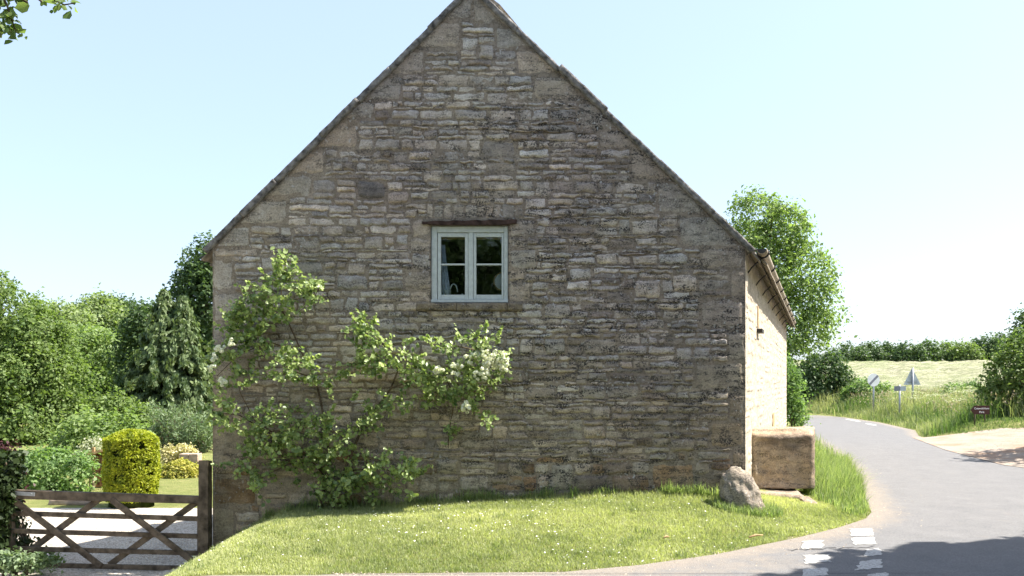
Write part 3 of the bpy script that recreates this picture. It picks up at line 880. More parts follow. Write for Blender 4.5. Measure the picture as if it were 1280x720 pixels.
# gutter with iron brackets on the sunny side; a short one shows on the other eave
def gutter_side(side):
    sg = 1 if side == 1 else -1
    x0 = XR if side == 1 else XL
    def gp(u, out, z): return Vector((x0 + sv[0] * u + sg * sv[1] * out, YG + sv[1] * u - sg * sv[0] * out, z))
    n = 10; zc = 3.285 if side == 1 else 3.22; oc = 0.19; R = 0.062
    m = MB()
    us = np.linspace(0.08, LEN + 0.05, 30)
    V = []; 
    for u in us:
        for j in range(n + 1):
            a = math.pi * j / n
            V.append(gp(u, oc - R * math.cos(a), zc - R * math.sin(a)))
        for j in range(n, -1, -1):
            a = math.pi * j / n
            V.append(gp(u, oc - (R - .008) * math.cos(a), zc - (R - .008) * math.sin(a)))
    q = 2 * (n + 1); fs = []
    for i in range(len(us) - 1):
        for j in range(q):
            a = i * q + j; b = i * q + (j + 1) % q; fs.append((a, b, b + q, a + q) if sg < 0 else (b, a, a + q, b + q))
    for j in range(n):
        fs.append((j, j + 1, q - 2 - j, q - 1 - j))
    m.add(V, fs)
    # closed end plate
    ep = [gp(0.079, oc - R * .9 * math.cos(math.pi * j / n), zc - R * .9 * math.sin(math.pi * j / n)) for j in range(n + 1)]
    go = m.build('gutter', MT['gutter'] if side == 1 else MT['iron'], barn, smooth=True)  # tan sunlit copy on one eave, plain dark iron on the other
    m = MB(); m.add(ep, [tuple(range(n + 1))]); m.build('end_cap', MT['iron'], go)
    k = 10 if side == 1 else 6
    for i in range(k):
        u = 0.35 + (LEN - 0.5) * i / (k - 1)
        b = MB()
        pts = [gp(u, oc + (R + .012) * math.cos(a), zc - (R + .012) * math.sin(a)) for a in np.linspace(0, math.pi, 9)]
        b.tube(pts, 0.011, 6)
        b.tube([gp(u, 0.0, zc - .26), gp(u, .05, zc - .19), gp(u, oc - .02, zc - R - .02), gp(u, oc + R * .9, zc - R * .5)], 0.011, 6)
        b.tube([gp(u, oc + R + .012, zc), gp(u, oc + R * .5, zc + .03), gp(u, -0.0, zc + .035)], 0.010, 6)
        b.build('bracket', MT['iron'], go, True)
gutter_side(1); gutter_side(0)

# window: oak lintel, stone sill, painted frame, two casements with a bar each
win = thing('window', None, None, (WX0, YG, WZ0)); win.parent = barn; win.matrix_parent_inverse = parent_matrix(barn).inverted()
def part(m, name, mat, bevel=0.004): return m.build(name, mat, win, False, bevel)
yf0 = YG + 0.025
def Zp(py): return wz(py, YG)
def Xp(px): return wx(px, YG)
m = MB()
fx0, fx1, fz0, fz1 = WX0 + .004, WX1 - .004, WZ0 + .004, WZ1 - .004
m.box(fx0, Xp(546), yf0, yf0 + .09, fz0, fz1); m.box(Xp(630), fx1, yf0, yf0 + .09, fz0, fz1)
m.box(Xp(546) + .001, Xp(630) - .001, yf0 + .001, yf0 + .09, Zp(290), fz1); m.box(fx0 - .002, fx1 + .002, yf0 - .03, yf0 + .09, fz0, Zp(374.5))
m.box(Xp(585.3), Xp(591.3), yf0 + .003, yf0 + .09, Zp(374.3), Zp(290.2))
part(m, 'window_frame', MT['window_paint'])
for (a, b) in ((546.6, 585), (591.6, 629.6)):
    gx0, gx1 = (a + 4.4, b - 4.0) if a < 560 else (a + 3.6, b - 2.6)
    m = MB(); y0 = yf0 + .012; y1 = yf0 + .06
    m.box(Xp(a), Xp(gx0), y0, y1, Zp(374), Zp(290.6)); m.box(Xp(gx1), Xp(b), y0, y1, Zp(374), Zp(290.6))
    m.box(Xp(gx0) + .0005, Xp(gx1) - .0005, y0 + .001, y1, Zp(374), Zp(368)); m.box(Xp(gx0) + .0005, Xp(gx1) - .0005, y0 + .001, y1, Zp(295.5), Zp(290.6))
    m.box(Xp(gx0) + .0005, Xp(gx1) - .0005, y0 + .004, y1 - .004, Zp(331), Zp(328.8))
    cas = part(m, 'casement', MT['window_paint'], 0.003)
    for (z0, z1) in ((368, 331), (328.8, 295.5)):
        m = MB(); m.box(Xp(gx0), Xp(gx1), yf0 + .034, yf0 + .038, Zp(z0), Zp(z1)); m.build('pane', MT['glass'], cas)
    m = MB(); m.box(Xp(gx0), Xp(gx1), yf0 + .075, yf0 + .085, Zp(297.6), Zp(291)); m.build('blind', MT['wood_pale'], cas)
# reveal lining
m = MB()
m.add([(WX0, YG - .004, WZ0), (WX0, YG + .4, WZ0), (WX0, YG + .4, WZ1), (WX0, YG - .004, WZ1), (WX1, YG - .004, WZ0), (WX1, YG + .4, WZ0), (WX1, YG + .4, WZ1), (WX1, YG - .004, WZ1)],
      [(0, 1, 2, 3), (4, 7, 6, 5), (0, 4, 5, 1), (3, 2, 6, 7)])
m.build('reveal', MT['room'], win)
pl = []
n = 24
V = []; Fq = []
top = [Zp(275.3 + 1.0 * (1 - i / n) * 2.2 + 0.5 * math.sin(i * 1.3)) for i in range(n + 1)]
bot = [Zp(281.8 - 1.2 * max(0, 1 - i / 5) - 2.2 * max(0, (i - 20) / 4)) for i in range(n + 1)]
for i in range(n + 1):
    x = Xp(528 + (646 - 528) * i / n)
    for (y, z) in ((YG - .05, bot[i]), (YG - .05, top[i]), (YG + .12, top[i]), (YG + .12, bot[i])): V.append((x, y + 0.006 * math.sin(i * 2.1), z))
for i in range(n):
    for j in range(4):
        a = i * 4 + j; b = i * 4 + (j + 1) % 4; Fq.append((a, a + 4, b + 4, b))
Fq.append((0, 1, 2, 3)); Fq.append(tuple(n * 4 + j for j in (3, 2, 1, 0)))
m = MB(); m.add(V, Fq); m.build('lintel', MT['lintel'], win)
pl = []
for (a, b) in ((520.5, 571), (571.5, 634), (634.6, 653)):
    x0, x1 = Xp(a), Xp(b)
    rough_box(pl, [(x0, YG - .05, Zp(388.3)), (x1, YG - .05, Zp(388.3)), (x1, YG + .05, Zp(388.3)), (x0, YG + .05, Zp(388.3)),
                   (x0, YG - .055, Zp(379.2)), (x1, YG - .055, Zp(379.2)), (x1, YG + .05, Zp(378.8)), (x0, YG + .05, Zp(378.8))], 10, 3, 3, 0.012, 12, a)
join_parts('sill', pl, MT['stone'], win, True, (0.24, 0.2, 0.14))
# room behind
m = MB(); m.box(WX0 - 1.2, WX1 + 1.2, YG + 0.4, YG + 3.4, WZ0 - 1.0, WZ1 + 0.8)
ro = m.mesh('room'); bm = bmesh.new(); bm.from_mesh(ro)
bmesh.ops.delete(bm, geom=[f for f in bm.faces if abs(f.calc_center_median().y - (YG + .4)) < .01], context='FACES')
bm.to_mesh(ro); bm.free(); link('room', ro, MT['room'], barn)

# things on the window ledge
cu = thing('curtain', 'pale blue sheer curtain hanging at the left inside the gable window', 'curtain', (Xp(553), YG + .2, Zp(366)))
V = []; nx, nz = 24, 12
for j in range(nz + 1):
    f = j / nz
    w = 0.05 + 0.075 * (1 - f) ** 1.2
    for i in range(nx + 1):
        s = i / nx
        V.append((Xp(549.5) + w * s * 1.05, YG + .155 + .012 * math.sin(s * 22) + .02 * f, Zp(368) + f * (Zp(303) - Zp(368))))
idx = np.arange((nx + 1) * (nz + 1)).reshape(nz + 1, nx + 1)
f0 = np.stack([idx[:-1, :-1], idx[:-1, 1:], idx[1:, 1:], idx[1:, :-1]], -1).reshape(-1, 4)
link('drape', mesh_np('drape', np.array(V), f0, None, True), MT['curtain'], cu)
jug = thing('watering_can', 'small white can with a hooped handle on the window ledge', 'watering can', (Xp(562), YG + .17, Zp(368)))
m = MB(); c = Vector((Xp(558), YG + .17, Zp(368)))
prof = [(0.0, .045), (.06, .045), (.075, .038), (.08, .03)]
m.tube([c + Vector((0, 0, h)) for h, _ in prof], [q for _, q in prof], 16); m.build('body', MT['white'], jug, True)
m = MB(); m.tube([c + Vector((0.03 + .05 * (1 - math.cos(a)), 0, .03 + .12 * math.sin(a))) for a in np.linspace(0, math.pi * 0.95, 12)], 0.009, 6); m.build('handle', MT['white'], jug, True)
m = MB(); m.box(c.x + .06, c.x + .20, c.y - .03, c.y + .03, c.z, c.z + .012); m.tube([c + Vector((.19, 0, 0)), c + Vector((.19, 0, .03))], .012, 8); m.build('tray', MT['white'], jug)
pt_ = thing('mirror', 'round white shaving mirror standing at the right inside the window', 'mirror', (Xp(626), YG + .15, Zp(368)))
m = MB(); c = Vector((Xp(628.5), YG + .17, Zp(350)))
m.tube([c + Vector((0, -.006, 0)), c + Vector((0, .006, 0))], 0.105, 28); m.build('mirror_disc', MT['white'], pt_, True)
m = MB(); m.tube([c + Vector((0, 0, -.105)), Vector((c.x, c.y, Zp(368.5)))], .008, 8); m.build('stand', MT['iron'], pt_)
m = MB(); m.tube([c + Vector((.114 * math.cos(a), 0, .114 * math.sin(a))) for a in np.linspace(0, 2 * math.pi, 33)], .009, 6, False); m.build('rim', MT['wood_pale'], pt_, True)
m = MB(); m.box(WX0 + .01, WX1 - .01, YG + .125, YG + .42, Zp(370), Zp(368.6)); m.build('inner_sill', MT['white'], win)

# ------------------------------------------------------------------ stones at the corner
def blob(name, label, cat, c, rad, mat, col, amp=0.18, sc=2.2, seed=0, lean=(0, 0), sub=5, power=0.8):
    bm = bmesh.new(); bmesh.ops.create_icosphere(bm, subdivisions=sub, radius=1)
    V = np.array([v.co[:] for v in bm.verts])
    V = np.sign(V) * np.abs(V) ** power
    d = 1 + 0.16 * np.minimum(0, fbm(V[:, 0] * 5 + seed, V[:, 1] * 5, V[:, 2] * 1.1, 3)) + amp * fbm(V[:, 0] * sc + seed, V[:, 1] * sc, V[:, 2] * sc, 5) * 2 + 0.06 * fbm(V[:, 0] * 9 + seed, V[:, 1] * 9, V[:, 2] * 5, 3)
    V = V * d[:, None] * np.array(rad)
    V[:, 0] += lean[0] * V[:, 2]; V[:, 1] += lean[1] * V[:, 2]
    V += np.array(c)
    for v, p in zip(bm.verts, V): v.co = p
    me = bpy.data.meshes.new(name); bm.to_mesh(me); bm.free()
    me.polygons.foreach_set('use_smooth', [True] * len(me.polygons))
    a = me.attributes.new('col', 'FLOAT_VECTOR', 'POINT'); a.data.foreach_set('vector', np.tile(np.array(col, np.float32), len(V)))
    o = link(name, me, mat)
    return prop(o, label, cat)
blob('guard_stone', 'weathered round-topped boulder leaning against the corner of the gable', 'stone', (2.76, 9.93, 0.24), (0.25, 0.20, 0.325), MT['rock'], (0.40, 0.35, 0.285), 0.11, 2.0, 3, (-0.24, 0.12), power=0.9)

trough = thing('stone_block', 'big square block of tan stone standing on end beside the sunlit wall', 'stone block', (3.67, 11.2, 0.15))
tx0, tx1, tz0, tz1 = wx(939, 11.2), wx(1019, 11.2), wz(611, 11.2), wz(536.5, 11.2)
V = []; n = 40
# dished, worn face: build as a dense box then carve
pl = []
rough_box(pl, [(tx0, 11.2, tz0), (tx1, 11.2, tz0), (tx1 + .22, 11.85, tz0), (tx0 + .22, 11.85, tz0), (tx0, 11.2, tz1), (tx1, 11.2, tz1), (tx1 + .22, 11.85, tz1), (tx0 + .22, 11.85, tz1)], 34, 20, 34, 0.012, 5, 77)
Vb, Fb = pl[0]
fx = (Vb[:, 0] - tx0 - (Vb[:, 1] - 11.2) * .34) / (tx1 - tx0); fz = (Vb[:, 2] - tz0) / (tz1 - tz0); fy = (Vb[:, 1] - 11.2) / .65
frontm = np.clip(1 - fy * 3, 0, 1)
# top front edge worn back in a shallow arc, side edges rounded
arc = 0.80 + 0.13 * np.sin(np.clip(fx, 0, 1) * math.pi) * 0 + 0.10 * np.abs(fx - 0.5) * 2
wear = sstep(0, 1, (fz - arc) / (1 - arc + .001)) * np.clip(1 - fy * 2, 0, 1)
Vb[:, 1] += wear * 0.13
dish = frontm * (1 - sstep(0.30, 0.49, np.abs(fx - .5))) * (1 - sstep(0.30, 0.5, np.abs(fz - .44)))
Vb[:, 1] += dish * 0.05
edge = np.maximum(sstep(0.93, 1.0, fx), sstep(0.07, 0.0, fx)) * frontm
Vb[:, 1] += edge * 0.04
Vb += 0.018 * np.stack([fbm(Vb[:, 0] * 16 + q * 9, Vb[:, 1] * 16, Vb[:, 2] * 16, 3) for q in range(3)], -1)
st_ = sstep(-.12, .22, fbm(fx * 2.2 + 4, fz * 2.0, o=4) + .30 * (fx - .45) + .25 * (fz - .45)) * (1 - sstep(.84, .95, fz))
cb = np.array((0.58, 0.45, 0.31)) * (1 - st_[:, None]) + np.array((0.26, 0.205, 0.15)) * st_[:, None]
bo = join_parts('block', [(Vb, Fb)], MT['rock'], trough, True, (0.43, 0.32, 0.20))
bo.data.attributes['col'].data.foreach_set('vector', cb.astype(np.float32).ravel())
pl = []
rough_box(pl, [(wx(938, 11.0), 10.85, -0.02), (wx(1000, 11.0), 10.85, -.03), (wx(1012, 11.0), 11.9, 0.0), (wx(945, 11.0), 11.9, .0), (wx(938, 11.0), 10.88, .17), (wx(1000, 11.0), 10.85, .135), (wx(1010, 11.0), 11.9, .18), (wx(945, 11.0), 11.9, .19)], 20, 14, 4, 0.03, 4, 12)
rough_box(pl, [(wx(1000, 10.8), 10.6, -0.05), (wx(1020, 10.8), 10.6, -.05), (wx(1020, 10.8), 11.0, -.02), (wx(1000, 10.8), 11.0, -.02), (wx(1000, 10.8), 10.66, .10), (wx(1017, 10.8), 10.66, .07), (wx(1018, 10.8), 11.0, .10), (wx(1000, 10.8), 11.0, .12)], 8, 8, 4, 0.03, 5, 19)
prop(join_parts('stone_slab', [pl[0]], MT['rock'], None, True, (0.5, 0.42, 0.32)), 'low flat slab of stone under the square tan block', 'stone slab')
prop(join_parts('small_stone', [pl[1]], MT['rock'], None, True, (0.46, 0.38, 0.28)), 'small rounded stone lying in the grass at the end of the slab', 'stone')

# ------------------------------------------------------------------ gate
YGT = 10.1
def gp(px, py, y=YGT): return Vector((wx(px, YGT), y, wz(py, YGT)))
gate = thing('wooden_gate', 'five-bar brown wooden field gate with crossed braces closing the gravel drive', 'gate', gp(130, 712))
def drop(px): return (px - 10) / 242 * 7
m = MB(); m.hexa([gp(9, 623, YGT - .035), gp(253, 629.5, YGT - .035), gp(253, 629.5, YGT + .035), gp(9, 623, YGT + .035), gp(9, 611.5, YGT - .035), gp(253, 620, YGT - .035), gp(253, 620, YGT + .035), gp(9, 611.5, YGT + .035)])
top_rail = m.build('top_rail', MT['gate_wood'], gate, bevel=.006)
for y0 in (638, 660, 682, 702):
    m = MB()
    a, b = y0 + .5, y0 + 6.5
    if y0 == 638: c, d = 645.5, 651.5
    elif y0 == 660: c, d = 667.5, 673.5
    elif y0 == 682: c, d = 688.5, 694.5
    else: c, d = 707.5, 714
    m.hexa([gp(13, b, YGT - .014), gp(252, d, YGT - .014), gp(252, d, YGT + .014), gp(13, b, YGT + .014), gp(13, a, YGT - .014), gp(252, c, YGT - .014), gp(252, c, YGT + .014), gp(13, a, YGT + .014)])
    m.build('rail', MT['gate_wood'], gate, bevel=.004)
for (a, b, yy) in (((17, 623), (128, 707), -.033), ((124, 623), (22, 699), .033), ((141, 624), (249, 706), -.033), ((249, 625), (135, 707), .033)):
    m = MB(); m.bar(gp(*a, YGT + yy), gp(*b, YGT + yy), .026, .075, up=(0.55, 0, .8)); m.build('brace', MT['gate_wood'], gate, bevel=.004)
m = MB(); m.bar(gp(15, 617, YGT), gp(15, 709, YGT), .05, .07, up=(0, 1, 0)); m.build('heel_stile', MT['gate_wood'], gate, bevel=.004)
m = MB(); m.bar(gp(250, 622, YGT), gp(250, 713, YGT), .05, .06, up=(0, 1, 0)); m.build('head_stile', MT['gate_wood'], gate, bevel=.004)
if False: m = MB(); m.bar(gp(127.5, 622, YGT + .02), gp(131, 709, YGT + .02), .02, .05, up=(0, 1, 0))
m = MB(); m.bar(gp(10, 615.5, YGT - .042), gp(46, 617.5, YGT - .042), .008, .045); m.tube([gp(18, 616.5, YGT - .055), gp(18, 616.5, YGT - .03)], .012, 8); m.tube([gp(42, 617, YGT - .055), gp(42, 617, YGT - .03)], .012, 8)
m.build('hinge_plate', MT['galv'], gate, bevel=.002)
m = MB()
for i in range(31):
    px = 131 + i * 3.9; m.tube([gp(px, 668, YGT + .05), gp(px, 712, YGT + .05)], .0012, 3, False)
for i in range(12):
    py = 668 + i * 4; m.tube([gp(131, py, YGT + .05), gp(250, py, YGT + .05)], .0012, 3, False)
m.build('wire_mesh', MT['galv'], gate)

def post(name, label, x0, x1, y0, y1, z0, z1, mat):
    pl = []
    rough_box(pl, [(x0, y0, z0), (x1, y0, z0), (x1, y1, z0), (x0, y1, z0), (x0 + .006, y0, z1), (x1 - .006, y0, z1), (x1 - .006, y1, z1 - .02), (x0 + .006, y1, z1 - .02)], 4, 4, 20, 0.008, 6, x0 * 7)
    return prop(join_parts(name, pl, mat, None, False), label, 'gate post')
post('gate_post', 'square brown wooden gate post standing against the left corner of the house', wx(252.5, 10.15), wx(265, 10.15), 10.02, 10.17, -.8, wz(574, 10.15), MT['gate_wood'])
post('gate_post', 'gate post smothered in dark ivy at the left edge of the view', wx(-4, 10.1), wx(9, 10.1), 10.02, 10.18, -.8, wz(585, 10.1), MT['gate_wood'])

# ------------------------------------------------------------------ foliage tools
def leaves(P, size, aspect=0.55, up=0.35, out=None, droop=0.0, fold=0.25, jitter=0.5, axis=None, rnd=None, near=False):
    """P (n,3) leaf positions. folded kite-shaped leaves. returns V, F, rnd"""
    n = len(P)
    nr = rng.normal(size=(n, 3)); nr /= np.linalg.norm(nr, axis=1)[:, None] + 1e-9
    if out is not None: nr = nr + out * 0.8
    nr[:, 2] += up
    nr /= np.linalg.norm(nr, axis=1)[:, None] + 1e-9
    a = rng.normal(size=(n, 3)) if axis is None else axis + 0.35 * rng.normal(size=(n, 3))
    a[:, 2] -= droop
    a = a - nr * np.sum(a * nr, 1)[:, None]; a /= np.linalg.norm(a, axis=1)[:, None] + 1e-9
    b = np.cross(nr, a)
    L = size * (1 + jitter * (rng.random(n) * 2 - 1)); Wd = L * aspect
    L = L[:, None]; Wd = Wd[:, None]
    if near:        # rounded blade: two quads either side of the midrib
        b0 = P - a * L * .5; tp = P + a * L * .5; q = nr * Wd * fold
        l1 = P - a * L * .22 + b * Wd * .42 + q * .8; l2 = P + a * L * .16 + b * Wd * .5 + q
        r1 = P - a * L * .22 - b * Wd * .42 + q * .8; r2 = P + a * L * .16 - b * Wd * .5 + q
        V = np.stack([b0, l1, l2, tp, r2, r1], 1).reshape(-1, 3); i = np.arange(n)[:, None] * 6
        Fc = np.concatenate([i + np.array([0, 3, 2, 1]), i + np.array([0, 5, 4, 3])], 1).reshape(-1, 4)
        return V, Fc, np.repeat(rng.random(n) if rnd is None else rnd, 2)
    v0 = P - a * L * .5; v2 = P + a * L * .5; mid = P - a * L * .05
    v1 = mid + b * Wd * .5 + nr * Wd * fold; v3 = mid - b * Wd * .5 + nr * Wd * fold
    V = np.stack([v0, v1, v2, v3], 1).reshape(-1, 3)
    Fc = np.arange(4 * n).reshape(n, 4)
    return V, Fc, (rng.random(n) if rnd is None else rnd)


def foliage(name, packs, mat, parent=None, label=None, cat=None, group=None, kind=None):
    VV = []; FF = []; RR = []; b = 0
    for V, Fc, R in packs:
        VV.append(V); FF.append(Fc + b); RR.append(R); b += len(V)
    me = mesh_np(name, np.concatenate(VV), np.concatenate(FF), {'rnd': ('FACE', np.concatenate(RR))})
    o = link(name, me, mat, parent)
    return prop(o, label, cat, group, kind)


def lobe_clumps(lobes, nclump, shell=0.35):
    """lobes: (cx,cy,cz, rx,ry,rz). clump centres near the lobes' surfaces, outward normals"""
    lob = np.array(lobes, float)
    w = (lob[:, 3] * lob[:, 4] * lob[:, 5]) ** (2 / 3); w /= w.sum()
    k = rng.choice(len(lob), nclump * 3, p=w)
    d = rng.normal(size=(len(k), 3)); d /= np.linalg.norm(d, axis=1)[:, None]
    rad = 1 - shell * rng.random(len(k)) ** 1.3
    P = lob[k, :3] + d * lob[k, 3:] * rad[:, None]
    # drop those buried in other lobes
    keep = np.ones(len(P), bool)
    for i, q in enumerate(lob):
        e = np.sum(((P - q[:3]) / q[3:]) ** 2, 1)
        keep &= ~((e < 0.45) & (k != i))
    P = P[keep][:nclump]; d = d[keep][:nclump]
    return P, d


def crown(lobes, nclump, per, csize, lsize, flat=0.6, aspect=0.6, shell=0.4, up=0.5, droop=0.2, tone=0.35, zfloor=None):
    P, d = lobe_clumps(lobes, nclump, shell)
    n = len(P)
    cnt = np.maximum(4, (per * (0.5 + rng.random(n))).astype(int))
    idx = np.repeat(np.arange(n), cnt)
    cs = csize * (0.6 + 0.8 * rng.random(n))
    off = rng.normal(size=(len(idx), 3)) * cs[idx, None]; off[:, 2] *= flat
    ct = rng.random(n)
    Q = P[idx] + off
    # leaves lie on the upper, outer skin of each clump
    Q[:, 2] += -0.42 * (off[:, 0] ** 2 + off[:, 1] ** 2) / (cs[idx] + 1e-6)
    rnd = np.clip(tone * ct[idx] + (1 - tone) * rng.random(len(idx)), 0, 1)
    if zfloor is not None:
        k = Q[:, 2] > zfloor; Q = Q[k]; idx = idx[k]; rnd = rnd[k]
    return leaves(Q, lsize, aspect, up, d[idx], droop, rnd=rnd)


def limbs(base, top, lobes, r0, n=8, seed=0):
    """tapered trunk with limbs running into the lobes"""
    rr = random.Random(seed); m = MB()
    base = Vector(base); top = Vector(top)
    pts = []; rad = []
    for i in range(9):
        f = i / 8; p = base.lerp(top, f); w = 0.06 * (top - base).length * math.sin(f * 3.1)
        pts.append(p + Vector((rr.uniform(-w, w) * .4, rr.uniform(-w, w) * .4, 0))); rad.append(r0 * (1.25 if i == 0 else 1) * (1 - .75 * f))
    m.tube(pts, rad, 10)
    for q in lobes:
        c = Vector(q[:3]); i = rr.randint(2, 6); s = pts[i]
        mid = s.lerp(c, .5) + Vector((rr.uniform(-.3, .3), rr.uniform(-.3, .3), .12 * (c - s).length))
        r1 = rad[i] * .5
        m.tube([s, s.lerp(mid, .5) + Vector((0, 0, .05)), mid, c], [r1, r1 * .75, r1 * .5, r1 * .2], 6)
        for _ in range(4):
            e = c + Vector((rr.uniform(-1, 1) * q[3], rr.uniform(-1, 1) * q[4], rr.uniform(-.4, 1) * q[5])) * .8
            m.tube([mid, mid.lerp(e, .6) + Vector((0, 0, .1)), e], [r1 * .35, r1 * .22, r1 * .08], 5, False)
    return m


def tree(name, label, cat, base, lobes, mat, nclump, per, csize, lsize, r0=0.2, group=None, seed=0, top=None, **kw):
    t = thing(name, label, cat, base, group)
    zs = [q[2] + .4 * q[5] for q in lobes]
    tp = top or (float(np.mean([q[0] for q in lobes])), float(np.mean([q[1] for q in lobes])), max(zs))
    limbs(base, tp, lobes, r0, seed=seed).build('trunk', MT['bark'], t, True)
    foliage('crown', [crown(lobes, nclump, per, csize, lsize, **kw)], mat, t)
    return t


def L(px, py, Y, rx, ry, dy=None):
    """a lobe given by its place in the view at depth Y; radii in pixels"""
    s = Y / F
    return (wx(px, Y), Y, wz(py, Y), rx * s, (dy if dy else (rx + ry) / 2 * s), ry * s)


def gbase(px, Y): x = wx(px, Y); return (x, Y, hz(x, Y) - .05)

# ---- left: garden trees
Y = 33
tree('broadleaf_tree', 'big rounded mid-green tree filling the left edge of the view', 'tree', gbase(14, Y),
     [L(5, 385, Y, 42, 42), L(48, 420, Y, 36, 40), L(-35, 420, Y, 50, 60), L(30, 470, Y - .6, 52, 45), L(70, 480, Y, 34, 45), L(15, 530, Y - 1, 60, 55), L(72, 535, Y, 36, 50), L(-40, 500, Y, 50, 70), L(20, 590, Y, 60, 30)],
     MT['maple_leaf'], 800, 78, 0.27, 0.15, 0.24, seed=1, tone=.4, top=(wx(12, Y), Y, wz(430, Y)))
Y = 58
tree('broadleaf_tree', 'pale green feathery tree behind the big rounded tree at the left', 'tree', gbase(75, Y),
     [L(60, 410, Y, 38, 40), L(92, 420, Y, 34, 44), L(40, 440, Y, 30, 50), L(75, 480, Y, 45, 50)], MT['pale_leaf'], 420, 45, 0.42, 0.26, 0.3, seed=2)
Y = 66
tree('broadleaf_tree', 'tallest pale tree in the middle of the wooded skyline left of the house', 'tree', gbase(125, Y),
     [L(125, 392, Y, 32, 26), L(105, 430, Y, 34, 45), L(148, 425, Y, 30, 45), L(125, 480, Y, 44, 50)], MT['pale_leaf'], 420, 45, 0.45, 0.28, 0.3, seed=3)
Y = 52
tree('broadleaf_tree', 'mid-green tree with drooping sprays standing just left of the cypress', 'tree', gbase(118, Y),
     [L(110, 440, Y, 30, 36), L(138, 455, Y, 28, 40), L(118, 500, Y, 40, 40), L(135, 530, Y, 30, 40)], MT['ash_leaf'], 420, 45, 0.34, 0.22, 0.26, seed=4)
Y = 78
tree('broadleaf_tree', 'low dark tree crown showing on the skyline right of the pale trees', 'tree', gbase(150, Y),
     [L(128, 385, Y, 30, 16), L(160, 390, Y, 34, 16), L(185, 400, Y, 28, 24), L(150, 430, Y, 60, 40)], MT['dark_leaf'], 380, 40, 0.5, 0.3, 0.3, seed=5)
Y = 47
tree('broadleaf_tree', 'dark green tree close behind the left side of the cypress', 'tree', gbase(185, Y),
     [L(185, 405, Y, 28, 28), L(172, 450, Y, 26, 45), L(200, 450, Y, 30, 50), L(175, 505, Y, 28, 45)], MT['dark_leaf'], 420, 45, 0.32, 0.2, 0.28, seed=6)
Y = 44
tree('broadleaf_tree', 'tall dark tree rising beside the left corner of the house', 'tree', gbase(262, Y),
     [L(258, 330, Y, 26, 36), L(240, 365, Y, 24, 34), L(268, 385, Y, 30, 50), L(248, 430, Y, 26, 50), L(275, 480, Y, 34, 60), L(252, 500, Y, 22, 40)], MT['dark_leaf'], 520, 50, 0.3, 0.2, 0.3, seed=7)
# the cypress: two leaders with hanging sprays
Y = 40
cyp = thing('cypress', 'tall weeping cypress with two pointed tops among the garden trees', 'tree', gbase(207, Y))
m = MB()
packs = []
for (tpx, tpy, bpx, hw) in ((206, 365, 200, 72), (229, 373, 230, 54)):
    b = Vector(gbase(bpx, Y)); tp = wp(tpx, tpy, Y)
    m.tube([b, b.lerp(tp, .5), tp], [.22, .13, .02], 8)
    hgt = tp.z - b.z
    br = []
    for i in range(300):
        f = (i + rng.random()) / 300          # 0 base .. 1 top
        f = f ** 0.9
        R = hw * Y / F * (1 - f) ** 0.9 * (0.62 + .45 * rng.random()) + 0.10
        a = rng.random() * 2 * math.pi
        c = b.lerp(tp, f)
        e = c + Vector((math.cos(a) * R, math.sin(a) * R, -0.12 * R))
        br.append((c, e, R))
        m.tube([c, c.lerp(e, .5) + Vector((0, 0, .1 * R)), e], [.03 * (1 - f) + .008, .015, .005], 4, False)
    P = []; A = []; Rn = []
    for c, e, R in br:
        k = int(44 + 120 * R); u = rng.random(k) ** .6
        tone = rng.random()
        for uu in u:
            p = c.lerp(e, float(uu)); p.z += .1 * R * math.sin(uu * 3.1)
            hang = rng.random() ** 1.2 * (0.12 + .30 * uu)
            P.append((p.x + rng.normal() * .07, p.y + rng.normal() * .07, p.z - hang + .08)); 
            o = (e - c).normalized(); A.append((o.x * .9, o.y * .9, -.75)); Rn.append(.5 * tone + .5 * rng.random())
    P = np.array(P); A = np.array(A)
    n_out = A.copy(); n_out[:, 2] = 0
    packs.append(leaves(P, .23, .42, .25, n_out * 2, 0, .15, axis=A, rnd=np.array(Rn)))
m.build('trunk', MT['bark'], cyp, True)
foliage('crown', packs, MT['conifer'], cyp)

# ---- left: shrubs and garden features
def shrub(name, label, px, Y, lobes, mat, nclump, per, cs, ls, group=None, cat='shrub', stems=6, seed=0, **kw):
    b = gbase(px, Y); t = thing(name, label, cat, b, group)
    m = MB(); rr = random.Random(seed)
    for _ in range(stems):
        q = rr.choice(lobes); e = Vector(q[:3]) + Vector((rr.uniform(-.5, .5) * q[3], rr.uniform(-.5, .5) * q[4], rr.uniform(-.3, .5) * q[5]))
        s = Vector(b) + Vector((rr.uniform(-.1, .1), rr.uniform(-.1, .1), 0)); h = (e - s).length
        m.tube([s, s.lerp(e, .5) + Vector((0, 0, .08 * h)), e], [.02 + .006 * h, .014 + .004 * h, .005], 5)
    m.build('stems', MT['bark'], t, True)
    foliage('foliage', [crown(lobes, nclump, per, cs, ls, zfloor=b[2] + .03, **kw)], mat, t)
    return t

